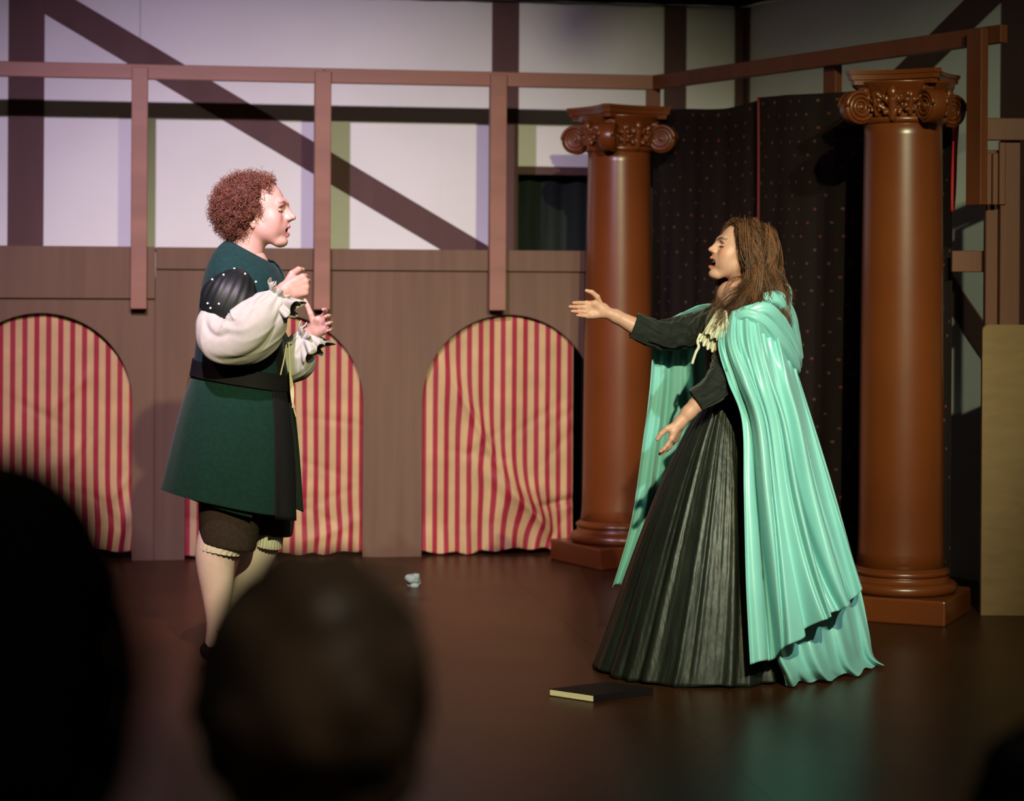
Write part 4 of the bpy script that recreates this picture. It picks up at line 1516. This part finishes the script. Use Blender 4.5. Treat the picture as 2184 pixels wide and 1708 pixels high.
for nm, keys in (('stocking', [(424, 1130, 508, 1140, 0.072, -0.09), (417, 1175, 503, 1180, 0.074, -0.09), (420, 1215, 499, 1215, 0.068, -0.09), (430, 1265, 495, 1265, 0.056, -0.09), (439, 1315, 486, 1315, 0.042, -0.09), (440, 1345, 481, 1342, 0.038, -0.09), (436, 1378, 488, 1372, 0.040, -0.09)]),
                 ('stocking', [(545, 1115, 606, 1118, 0.064, 0.10), (528, 1160, 597, 1166, 0.066, 0.10), (508, 1200, 580, 1205, 0.062, 0.103), (497, 1245, 556, 1252, 0.052, 0.106), (488, 1290, 530, 1296, 0.040, 0.11), (480, 1325, 519, 1325, 0.036, 0.11), (476, 1358, 524, 1352, 0.038, 0.11)])):
    grid_obj(nm, cap_grid(ring_grid(keys, 50, 44, YM, 2.0)), M['stocking'], man, mb, True)
for (ax, ay, dy) in ((462, 1375, -0.09), (500, 1355, 0.11)):
    a = m_(ax, ay, dy); z0 = 0.0
    f = Field(a + np.array([-0.12, -0.09, -0.2]), a + np.array([0.27, 0.09, 0.1]), 0.004)
    g0 = np.array([a[0], a[1], 0.0])
    f.ell(g0 + (0.0, 0, 0.045), (0.062, 0.040, 0.045))
    f.ell(g0 + (0.10, 0, 0.030), (0.10, 0.043, 0.032), 0.03)
    f.ell(g0 + (0.16, 0, 0.022), (0.045, 0.042, 0.024), 0.02)
    f.ell(g0 + (0.06, 0, -0.06), (0.3, 0.2, 0.062), 0.003, '-')
    V, Q = f.mesh()
    sh = link('shoe', mesh_np('shoe', V - mb, Q), M['shoe'], man, smooth=True)
    for s in (-1, 1):     # lace bow
        t = np.linspace(0, 2 * np.pi, 30)
        c = g0 + np.array([0.032, s * 0.006 - 0.012, 0.100])
        loop = np.stack([c[0] + 0.016 * np.sin(t) * s * 0.6 + 0.012 * (1 - np.cos(t)) * s, c[1] - 0.01 * (1 - np.cos(t)), c[2] + 0.014 * (1 - np.cos(t)) * 0.7 + 0.006 * np.sin(t)], -1)
        grid_obj('lace_bow', tube(loop, np.full(30, 0.0024), 8, up=(0.3, -0.5, 0.8)), M['shoe'], sh, mb, True)

# ------------------------------------------------------------------ the woman in the aqua cape
YW = 7.86
w_ = lambda px, py, dy: W(px, py, YW + dy)
wbs = np.array([w_(1480, 1420, 0)[0], YW, 0.0])
wom = empty('person', wbs)
tag(wom, 'long-haired person laughing in a black-green gown and aqua satin cape, one arm reaching out', 'person')
SKW = (0.58, 0.31, 0.24)
hv, hq, hc = head_parts(mouth=0.007, jaw=0.012, female=True, skin=SKW, brow=(0.10, 0.05, 0.035), lip=(0.48, 0.09, 0.07), lash=(0.07, 0.04, 0.035), blush=(0.62, 0.17, 0.13), smile=0.010, neck_to=(-0.025, 0, -0.24), rn=0.050)
RW = rot_axis('Z', math.pi + math.radians(7)) @ rot_axis('Y', math.radians(-11))
HW = w_(1584, 537, 0)
SW_ = 0.87
hv = xform(hv, HW, RW, SW_)
tooth = xform(np.array([[0.1130, y, -0.0645 + 0.10 * y * y / 0.02] for y in np.linspace(-0.017, 0.017, 16)]), HW, RW, SW_)
rw_, re_ = w_(1290, 662, 0.20), w_(1385, 712, 0.21)
lw_, le_ = w_(1452, 897, -0.25), w_(1515, 832, -0.24)
rh = hand_parts(rw_, (-0.95, -0.26, 0.04), (0.05, 0.0, 1.0), 1, [(8, 10, 6), (4, 8, 6), (6, 8, 6), (10, 10, 6)], 0.82, re_, 0.040, 0.026,
                spread=(-0.03, 0.0, 0.01, 0.04), thumb=((0.45, 0.85, 0.25), (0.75, 0.55, 0.1), (0.97, 0.22, 0.0)), skin=SKW, fat=1.06)
lh = hand_parts(lw_, (-0.36, -0.06, -0.93), (-0.42, -0.90, 0.1), -1, [(10, 12, 8), (12, 14, 8), (14, 14, 8), (18, 16, 10)], 0.82, le_, 0.040, 0.026,
                spread=(0.04, 0.01, -0.02, -0.06), thumb=((0.70, 0.40, 0.60), (0.90, 0.10, 0.45), (1.0, 0.0, 0.25)), skin=SKW, fat=1.06)
bv, bq = body_piece([([w_(1560, 630, 0), w_(1565, 690, 0)], [0.055, 0.08]), ([w_(1565, 700, 0), w_(1555, 790, 0), w_(1545, 880, 0)], [0.085, 0.075, 0.085]),
                     ([w_(1560, 690, 0), w_(1525, 695, 0.15), w_(1425, 716, 0.21), re_], [0.05, 0.042, 0.034, 0.034]),
                     ([w_(1560, 690, 0), w_(1562, 705, -0.16), w_(1548, 805, -0.22), le_], [0.05, 0.040, 0.034, 0.034]),
                     ([w_(1545, 890, 0), w_(1500, 1130, -0.05), w_(1480, 1360, -0.05)], [0.10, 0.06, 0.035]), ([w_(1545, 890, 0), w_(1540, 1130, 0.06), w_(1540, 1380, 0.06)], [0.10, 0.06, 0.035])], [], 0.007)
V, Q, C = join_parts([(hv, hq, hc), rh, lh, (bv, bq, SKW)])
link('body', mesh_np('body', V - wbs, Q, col=C), M['skin'], wom, smooth=True)
grid_obj('teeth', cap_grid(tube(tooth, np.full((16, 2), 0.0045), 8, up=(0, 0, 1))), M['lace'], wom, wbs, True)

# gown
gw = wave(71, 10, 40, 0.5)
gw2 = wave(72, 10, 90, 1.2)
gw3 = wave(73, 8, 12, 0.5)
GS = ring_grid([(1496, 858, 1590, 864, 0.125, 0), (1484, 884, 1596, 890, 0.140, 0), (1452, 942, 1614, 950, 0.185, 0), (1408, 1036, 1640, 1046, 0.250, 0), (1350, 1186, 1668, 1196, 0.325, 0), (1294, 1350, 1690, 1358, 0.385, 0), (1271, 1414, 1698, 1419, 0.405, 0)],
               110, 560, YW, 2.1, mod=lambda th, t: 1 + (0.012 + 0.028 * t) * gw(th, t) + 0.010 * gw2(th, t) + 0.02 * t * gw3(th, t))
GS[-1, :, 2] = 0.006 + 0.004 * np.sin(np.linspace(0, 60, 560))
GS[-2, :, 2] = np.maximum(GS[-2, :, 2], 0.012)
grid_obj('gown_skirt', GS, M['gown'], wom, wbs, True, 0.003)
GB = ring_grid([(1522, 652, 1612, 650, 0.085, 0), (1506, 684, 1634, 684, 0.150, 0), (1500, 730, 1632, 730, 0.158, 0), (1504, 790, 1612, 790, 0.140, 0), (1502, 840, 1596, 840, 0.128, 0), (1496, 872, 1592, 874, 0.130, 0)], 44, 80, YW, 2.2, mod=lambda th, t: 1 + 0.01 * gw3(th, t))
grid_obj('gown_bodice', GB, M['bodice'], wom, wbs, True, 0.003)


def wsleeve(pts, rad, seed):
    p, r = cr(np.array(pts), 60), cr(np.array(rad), 60)
    w1, w2 = wave(seed, 7, 3, 2.5), wave(seed + 1, 8, 5, 6)
    cz = creases(seed + 3, 16, 0.14)
    G = tube(p, r, 120, mod=lambda a, t: 1 + cz(a, t) + 0.09 * w1(a, t) + 0.20 * (0.4 - np.abs(w2(a, t))) * np.clip(1.2 - t, 0, 1))
    grid_obj('gown_sleeve', G, M['bodice'], wom, wbs, True, 0.003)


wsleeve([w_(1545, 690, 0.10), w_(1500, 697, 0.17), w_(1450, 710, 0.20), w_(1400, 712, 0.21), w_(1351, 694, 0.21)], [0.075, 0.066, 0.060, 0.054, 0.046], 81)
wsleeve([w_(1566, 690, -0.12), w_(1560, 730, -0.19), w_(1548, 790, -0.225), w_(1520, 828, -0.24), w_(1484, 854, -0.245)], [0.07, 0.060, 0.054, 0.050, 0.042], 91)

# cape: near panel, trailing layer and far panel
cape_rows = [
    [(1540, 682, -0.16), (1562, 664, -0.20), (1598, 650, -0.21), (1638, 640, -0.15), (1660, 652, -0.04)],
    [(1530, 738, -0.245), (1558, 732, -0.29), (1604, 730, -0.30), (1654, 732, -0.22), (1688, 745, -0.06)],
    [(1551, 812, -0.275), (1584, 814, -0.33), (1626, 815, -0.34), (1674, 815, -0.25), (1704, 815, -0.06)],
    [(1581, 898, -0.28), (1612, 902, -0.34), (1652, 905, -0.36), (1698, 900, -0.26), (1728, 895, -0.06)],
    [(1585, 1050, -0.355), (1626, 1058, -0.39), (1674, 1055, -0.40), (1728, 1040, -0.28), (1768, 1020, -0.05)],
    [(1589, 1240, -0.41), (1644, 1235, -0.44), (1706, 1212, -0.45), (1768, 1178, -0.31), (1806, 1140, -0.04)],
    [(1597, 1420, -0.45), (1662, 1394, -0.48), (1738, 1332, -0.49), (1806, 1290, -0.33), (1838, 1252, -0.02)]]
NV, NU = 130, 260
CP = ctrl_grid(cape_rows, NV, NU, YW)
u = np.linspace(0, 1, NU)[None, :]
v = np.linspace(0, 1, NV)[:, None]
amp = 0.006 + 0.036 * v ** 1.0
us = u + 0.035 * np.sin(3.1 * v + 5 * u)
ww = wave(200, 7, 0, 3.5)
fold = np.sin(2 * np.pi * (4.3 * us ** 1.15 + 0.15)) + 0.40 * np.sin(2 * np.pi * (7.1 * us + 0.4 * v)) + 0.35 * ww(0, u + 0.25 * v)
for uc, wd_, dp, sl_ in ((0.17, 0.012, 0.9, 0.02), (0.30, 0.010, 1.1, 0.05), (0.43, 0.014, 1.3, 0.03), (0.55, 0.010, 1.0, 0.0), (0.69, 0.013, 1.2, -0.03), (0.84, 0.010, 0.9, -0.02)):
    fold = fold - dp * np.exp(-((u - uc - sl_ * np.sin(3 * v)) / wd_) ** 2) * np.clip(1.6 * v, 0, 1)
top = np.exp(-((v - 0.16) / 0.13) ** 2)
fold2 = np.sin(2 * np.pi * (9 * u + 0.8 * v)) + 0.6 * np.sin(2 * np.pi * (16 * u - 1.0 * v))
CP[..., 1] -= amp * fold + 0.009 * top * fold2
CP[..., 0] += 0.4 * amp * np.cos(2 * np.pi * (5.2 * us + 0.15)) * np.sin(np.pi * u)
CP[..., 2] += 0.012 * v[..., 0][:, None] ** 6 * fold
cape = grid_obj('cape', CP, M['satin'], wom, wbs, False, 0.0025)
tr_rows = [
    [(1702, 800, 0.02), (1672, 800, -0.10), (1630, 800, -0.16)],
    [(1770, 1020, 0.03), (1712, 1030, -0.15), (1640, 1040, -0.24)],
    [(1830, 1240, 0.02), (1748, 1260, -0.22), (1640, 1270, -0.33)],
    [(1852, 1345, 0.01), (1766, 1370, -0.27), (1652, 1385, -0.40)],
    [(1862, 1398, 0.02), (1776, 1420, -0.27), (1672, 1440, -0.40)],
    [(1884, 1417, 0.03), (1790, 1444, -0.235), (1676, 1461, -0.372)]]
TR = ctrl_grid(tr_rows, 90, 160, YW)
u = np.linspace(0, 1, 160)[None, :]
v = np.linspace(0, 1, 90)[:, None]
TR[..., 1] -= (0.004 + 0.022 * v) * (np.sin(2 * np.pi * (3.3 * u + 0.2)) + 0.5 * np.sin(2 * np.pi * (7 * u + v)))
TR[..., 2] = np.maximum(TR[..., 2] + 0.006 * np.sin(2 * np.pi * 5 * u) * v ** 4, 0.006)
grid_obj('cape_train', TR, M['satin'], cape, wbs, False, 0.0025)
far_rows = [
    [(1412, 688, 0.24), (1452, 668, 0.21), (1505, 648, 0.15), (1575, 655, 0.08)],
    [(1394, 735, 0.31), (1430, 732, 0.33), (1482, 730, 0.30), (1545, 735, 0.22)],
    [(1385, 830, 0.32), (1425, 832, 0.36), (1482, 832, 0.33), (1545, 832, 0.25)],
    [(1372, 930, 0.34), (1416, 932, 0.38), (1480, 932, 0.36), (1545, 930, 0.28)],
    [(1346, 1110, 0.38), (1390, 1110, 0.42), (1462, 1110, 0.43), (1545, 1110, 0.40)],
    [(1306, 1251, 0.42), (1344, 1243, 0.46), (1424, 1250, 0.52), (1545, 1260, 0.52)]]
FP = ctrl_grid(far_rows, 90, 170, YW)
u = np.linspace(0, 1, 170)[None, :]
v = np.linspace(0, 1, 90)[:, None]
FP[..., 1] -= (0.004 + 0.018 * v) * (np.sin(2 * np.pi * (4.6 * u + 0.1 + 0.2 * v)) + 0.4 * np.sin(2 * np.pi * (8 * u + 0.5 * v)))
grid_obj('cape_panel', FP, M['satin'], cape, wbs, False, 0.0025)
# hood lying on the back: overlapping soft folds
hood = [([(1556, 690, -0.20), (1590, 672, -0.24), (1628, 690, -0.235), (1664, 735, -0.16), (1688, 778, -0.05), (1690, 792, 0.04)], [0.010, 0.020, 0.028, 0.034, 0.034, 0.020]),
        ([(1592, 668, -0.22), (1632, 662, -0.20), (1664, 700, -0.12), (1690, 748, -0.03), (1698, 778, 0.05)], [0.012, 0.030, 0.036, 0.034, 0.022]),
        ([(1622, 640, -0.14), (1652, 640, -0.10), (1678, 672, -0.02), (1694, 720, 0.04), (1702, 764, 0.08)], [0.020, 0.036, 0.032, 0.024, 0.020]),
        ([(1640, 625, 0.0), (1664, 622, 0.02), (1676, 660, 0.06), (1690, 720, 0.10), (1704, 760, 0.10)], [0.03, 0.036, 0.022, 0.018, 0.018])]
for i, (pts, rr__) in enumerate(hood):
    p, r = cr(np.array([w_(*q) for q in pts]), 50), cr(np.array(rr__)[:, None], 50)[:, 0]
    hw = wave(100 + i, 6, 4, 1.0)
    hz_ = creases(120 + i, 12, 0.22)
    grid_obj('hood_fold', cap_grid(tube(p, r, 80, mod=lambda a, t: 1 + 0.12 * hw(a, t) + 0.06 * np.sin(5 * a + 4 * t) + hz_(a, t))), M['satin'], cape, wbs, True)
# cream jabot and ties
for i, (tp, bt, sc_) in enumerate((([(1528, 662, -0.15), (1540, 660, -0.18), (1552, 668, -0.20)], [(1490, 722, -0.20), (1507, 742, -0.215), (1530, 750, -0.23), (1553, 736, -0.245)], 7.0),
                                   ([(1532, 660, -0.165), (1541, 658, -0.19), (1550, 664, -0.21)], [(1502, 706, -0.215), (1520, 722, -0.235), (1540, 722, -0.245), (1553, 706, -0.25)], 5.0))):
    nu, nv = 120, 40
    T_, B_ = cr(np.array([w_(*q) for q in tp]), nu), cr(np.array([w_(*q) for q in bt]), nu)
    uu, tt_ = np.linspace(0, 1, nu)[None, :, None], np.linspace(0, 1, nv)[:, None, None]
    G = T_[None] * (1 - tt_) + B_[None] * tt_
    pl = np.sin(2 * np.pi * sc_ * uu + 0.8 * np.sin(5 * uu) + i)
    G = G + np.array([0, -1, 0]) * (0.010 * tt_ * pl) + np.array([0.6, 0, 0]) * (0.004 * tt_ * np.cos(2 * np.pi * sc_ * uu)) + np.array([0, 0, 1]) * (0.005 * tt_ ** 4 * pl)
    grid_obj('jabot_ruffle', G, M['lace'], wom, wbs, False, 0.002)
for pts, m in (([(1494, 712, -0.19), (1488, 728, -0.20), (1490, 740, -0.20), (1484, 752, -0.20), (1476, 776, -0.20)], 'lace'), ([(1496, 728, -0.19), (1486, 748, -0.20), (1482, 762, -0.20), (1474, 782, -0.20)], 'tie')):
    p = cr(np.array([w_(*q) for q in pts]), 24)
    grid_obj('neck_tie', cap_grid(tube(p, np.full(24, 0.0055 if m == 'lace' else 0.004), 8)), M[m], wom, wbs, True)

# long wavy hair
rg = np.random.default_rng(23)
f = Field((-0.2, -0.15, -0.24), (0.13, 0.15, 0.17), 0.004)
f.ell((-0.022, 0, 0.036), (0.108, 0.086, 0.096))
f.ell((-0.065, 0, -0.05), (0.062, 0.086, 0.10), 0.03)
f.ell((-0.075, 0, -0.14), (0.05, 0.08, 0.07), 0.03)
f.ell((0.100, 0, -0.015), (0.095, 0.13, 0.088), 0.008, '-')
f.ell((0.030, 0, -0.11), (0.07, 0.13, 0.080), 0.008, '-')
V, Q = f.mesh()
link('under_hair', mesh_np('under_hair', xform(V, HW, RW, SW_) - wbs, Q), M['brownhair_under'], wom, smooth=True)
inv = np.linalg.inv(RW)
loc = lambda p: inv @ (np.asarray(p) - HW) / SW_
S, Rr, Cc = [], [], []
K = 25
tt = np.linspace(0, 1, K)
cnt = 0
HRW = np.array([0.106, 0.084, 0.097])
while cnt < 170:
    v = ell_dirs(1, rg)[0]
    if v[2] < -0.3: continue
    p = np.array([-0.018, 0, 0.036]) + v * HRW
    lim = np.interp(p[2], [-0.02, 0.02, 0.05, 0.08, 0.105, 0.14], [-0.030, -0.008, 0.016, 0.046, 0.074, 0.082])
    if p[0] > lim: continue
    if p[1] < 0 and rg.uniform() < 0.45: continue      # fewer locks on the far side
    side = 1 if p[1] > 0 else -1          # local +y is towards the audience
    frontness = np.clip((p[0] + 0.03) / 0.09, 0, 1)
    r = rg.uniform()
    if frontness > 0.40 and r < 0.60:
        if side > 0:
            e = w_(rg.uniform(1516, 1585), rg.uniform(630, 708), rg.uniform(-0.24, -0.17))
            midp = w_(rg.uniform(1588, 1614), rg.uniform(578, 612), rg.uniform(-0.14, -0.10))
        else:
            e = w_(rg.uniform(1506, 1545), rg.uniform(650, 712), rg.uniform(-0.20, 0.0))
            midp = w_(rg.uniform(1530, 1556), rg.uniform(604, 628), rg.uniform(0.03, 0.07))
    else:
        q = rg.uniform() ** 0.8
        e = w_(1594 + 92 * q + rg.normal() * 5, rg.uniform(625, 700), side * -1 * rg.uniform(0.04, 0.20) * (1.3 - 0.8 * q))
        midp = w_(1606 + 54 * q + rg.normal() * 4, rg.uniform(570, 605), side * -1 * rg.uniform(0.06, 0.120) * (1.25 - 0.6 * q))
    e, midp = loc(e), loc(midp)
    out = v / HRW; out /= np.linalg.norm(out)
    dirn = midp - p; dirn -= out * (dirn @ out); dirn /= np.linalg.norm(dirn) + 1e-9
    lift = rg.uniform(0.004, 0.022)
    keys = np.array([p - out * 0.004, p + dirn * 0.035 + out * 0.4 * lift, 0.45 * (p + dirn * 0.06) + 0.55 * midp + out * lift, midp, 0.5 * (midp + e) + rg.normal(size=3) * 0.012, e])
    for k in range(1, 4):                 # keep control points outside the skull
        qk = (keys[k] - np.array([-0.015, 0, 0.03])) / np.array([0.112, 0.088, 0.100])
        if np.linalg.norm(qk) < 1.02 and keys[k][2] > -0.05:
            keys[k] = np.array([-0.015, 0, 0.03]) + qk / np.linalg.norm(qk) * np.array([0.112, 0.088, 0.100]) * 1.03
    g_ = cr(keys, K)
    am, fr_, ph = rg.uniform(0.004, 0.012), rg.uniform(11, 19), rg.uniform(0, 6.28)
    side_v = np.cross(out, dirn)
    g_ = g_ + (am * np.sin(tt * fr_ + ph) * tt ** 0.8)[:, None] * side_v + (0.7 * am * np.cos(tt * fr_ + ph) * tt ** 0.8)[:, None] * out
    kcol = rg.uniform(0.35, 1.45)
    for j in range(27):
        o0 = rg.normal(size=3)
        sp = 0.0075 * (1 - 0.55 * tt) + 0.006 * tt ** 3
        c = g_ + o0[None] * sp[:, None] + (0.0022 * np.sin(tt * rg.uniform(12, 26) + rg.uniform(0, 6.28)) * tt)[:, None] * rg.normal(size=3)[None]
        S.append(c); Rr.append(0.0009 * (1 - 0.5 * tt)); Cc.append(np.array([0.130, 0.056, 0.028]) * kcol * rg.uniform(0.75, 1.3))
    cnt += 1
S = xform(np.array(S).reshape(-1, 3), HW, RW, SW_).reshape(-1, K, 3)
strands('long_hair', S, np.array(Rr), M['brownhair'], wom, wbs, col=Cc)


# ------------------------------------------------------------------ audience heads in the foreground
def audience(cx, cy, Y, rx, rz, floor_z, hair_m, label, seed):
    ce = W(cx, cy, Y)
    base = np.array([ce[0], ce[1], floor_z])
    root = empty('person', base)
    tag(root, label, 'person')
    zs = floor_z + 0.45                       # seat height
    nk = ce + np.array([0, 0.0, -rz - 0.03])
    hipz = zs + 0.10
    f = Field(np.array([ce[0] - 0.34, ce[1] - 0.25, floor_z - 0.02]), np.array([ce[0] + 0.34, ce[1] + 0.72, ce[2] + rz + 0.03]), 0.009)
    f.ell(ce + np.array([0, 0.01, 0.0]), (rx * 0.86, rx * 1.02, rz * 0.88), 0.01)
    f.ell(ce + np.array([0, 0.05, -0.03]), (rx * 0.66, rx * 0.85, rz * 0.80), 0.03)
    f.cone(ce + np.array([0, 0, -0.05]), 0.055, nk + np.array([0, 0, -0.05]), 0.06, 0.03)
    shz = nk[2] - 0.07
    f.cone((ce[0] - 0.15, ce[1], shz), 0.060, (ce[0] + 0.15, ce[1], shz), 0.060, 0.05)
    f.ell((ce[0], ce[1], (shz + hipz) / 2), (0.17, 0.11, (shz - hipz) / 2 + 0.10), 0.05)
    for s in (-1, 1):
        f.cone((ce[0] + s * 0.18, ce[1], shz - 0.01), 0.052, (ce[0] + s * 0.21, ce[1] + 0.03, hipz + 0.14), 0.042, 0.03)
        f.cone((ce[0] + s * 0.21, ce[1] + 0.03, hipz + 0.14), 0.042, (ce[0] + s * 0.11, ce[1] + 0.26, hipz + 0.07), 0.032, 0.02)
        f.ell((ce[0] + s * 0.105, ce[1] + 0.31, hipz + 0.065), (0.04, 0.06, 0.025), 0.02)
        f.cone((ce[0] + s * 0.09, ce[1] + 0.03, zs + 0.085), 0.085, (ce[0] + s * 0.10, ce[1] + 0.43, zs + 0.055), 0.060, 0.03)
        f.cone((ce[0] + s * 0.10, ce[1] + 0.43, zs + 0.055), 0.058, (ce[0] + s * 0.10, ce[1] + 0.42, floor_z + 0.08), 0.040, 0.02)
        f.cone((ce[0] + s * 0.10, ce[1] + 0.41, floor_z + 0.036), 0.036, (ce[0] + s * 0.11, ce[1] + 0.58, floor_z + 0.028), 0.028, 0.02)
    V, Q = f.mesh()
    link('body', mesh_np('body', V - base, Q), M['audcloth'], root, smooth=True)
    rg = np.random.default_rng(seed)
    f = Field(ce - 0.24, ce + 0.24, 0.006)
    f.ell(ce + np.array([0, -0.01, 0.008]), (rx * 0.95, rx * 1.08, rz * 0.95))
    for k in range(60):
        d = ell_dirs(1, rg)[0]
        if d[1] > 0.45: continue
        p = ce + d * np.array([rx * 0.88, rx * 1.0, rz * 0.9])
        f.ell(p, rg.uniform(0.016, 0.026, 3), 0.02)
    f.ell(ce + np.array([0, 0.16, -0.05]), (0.12, 0.12, 0.13), 0.01, '-')
    V, Q = f.mesh()
    link('under_hair', mesh_np('under_hair', V - base, Q), hair_m, root, smooth=True)
    S, Rr = [], []
    K = 14
    tt = np.linspace(0, 1, K)
    while len(S) < 900:
        d = ell_dirs(1, rg)[0]
        if d[1] > 0.35: continue
        # fall from the crown over the surface
        a = math.atan2(d[1], d[0])
        th0 = math.acos(np.clip(d[2], -1, 1))
        th = th0 + tt * rg.uniform(0.25, 0.6)
        k = 1.0 + rg.uniform(-0.01, 0.035) + 0.02 * tt * rg.normal()
        aa = a + 0.12 * rg.normal() * tt
        c = ce[None] + np.stack([np.sin(th) * np.cos(aa) * rx, np.sin(th) * np.sin(aa) * rx * 1.08, np.cos(th) * rz], -1) * k[:, None]
        S.append(c); Rr.append(0.0016 * (1 - 0.5 * tt))
    strands('hair', np.array(S), np.array(Rr), hair_m, root, base)
    return root


audience(668, 1478, 1.94, 0.102, 0.124, -0.13, M['darkhair'], 'audience member with short dark brown hair, seated before the person in green', 5)
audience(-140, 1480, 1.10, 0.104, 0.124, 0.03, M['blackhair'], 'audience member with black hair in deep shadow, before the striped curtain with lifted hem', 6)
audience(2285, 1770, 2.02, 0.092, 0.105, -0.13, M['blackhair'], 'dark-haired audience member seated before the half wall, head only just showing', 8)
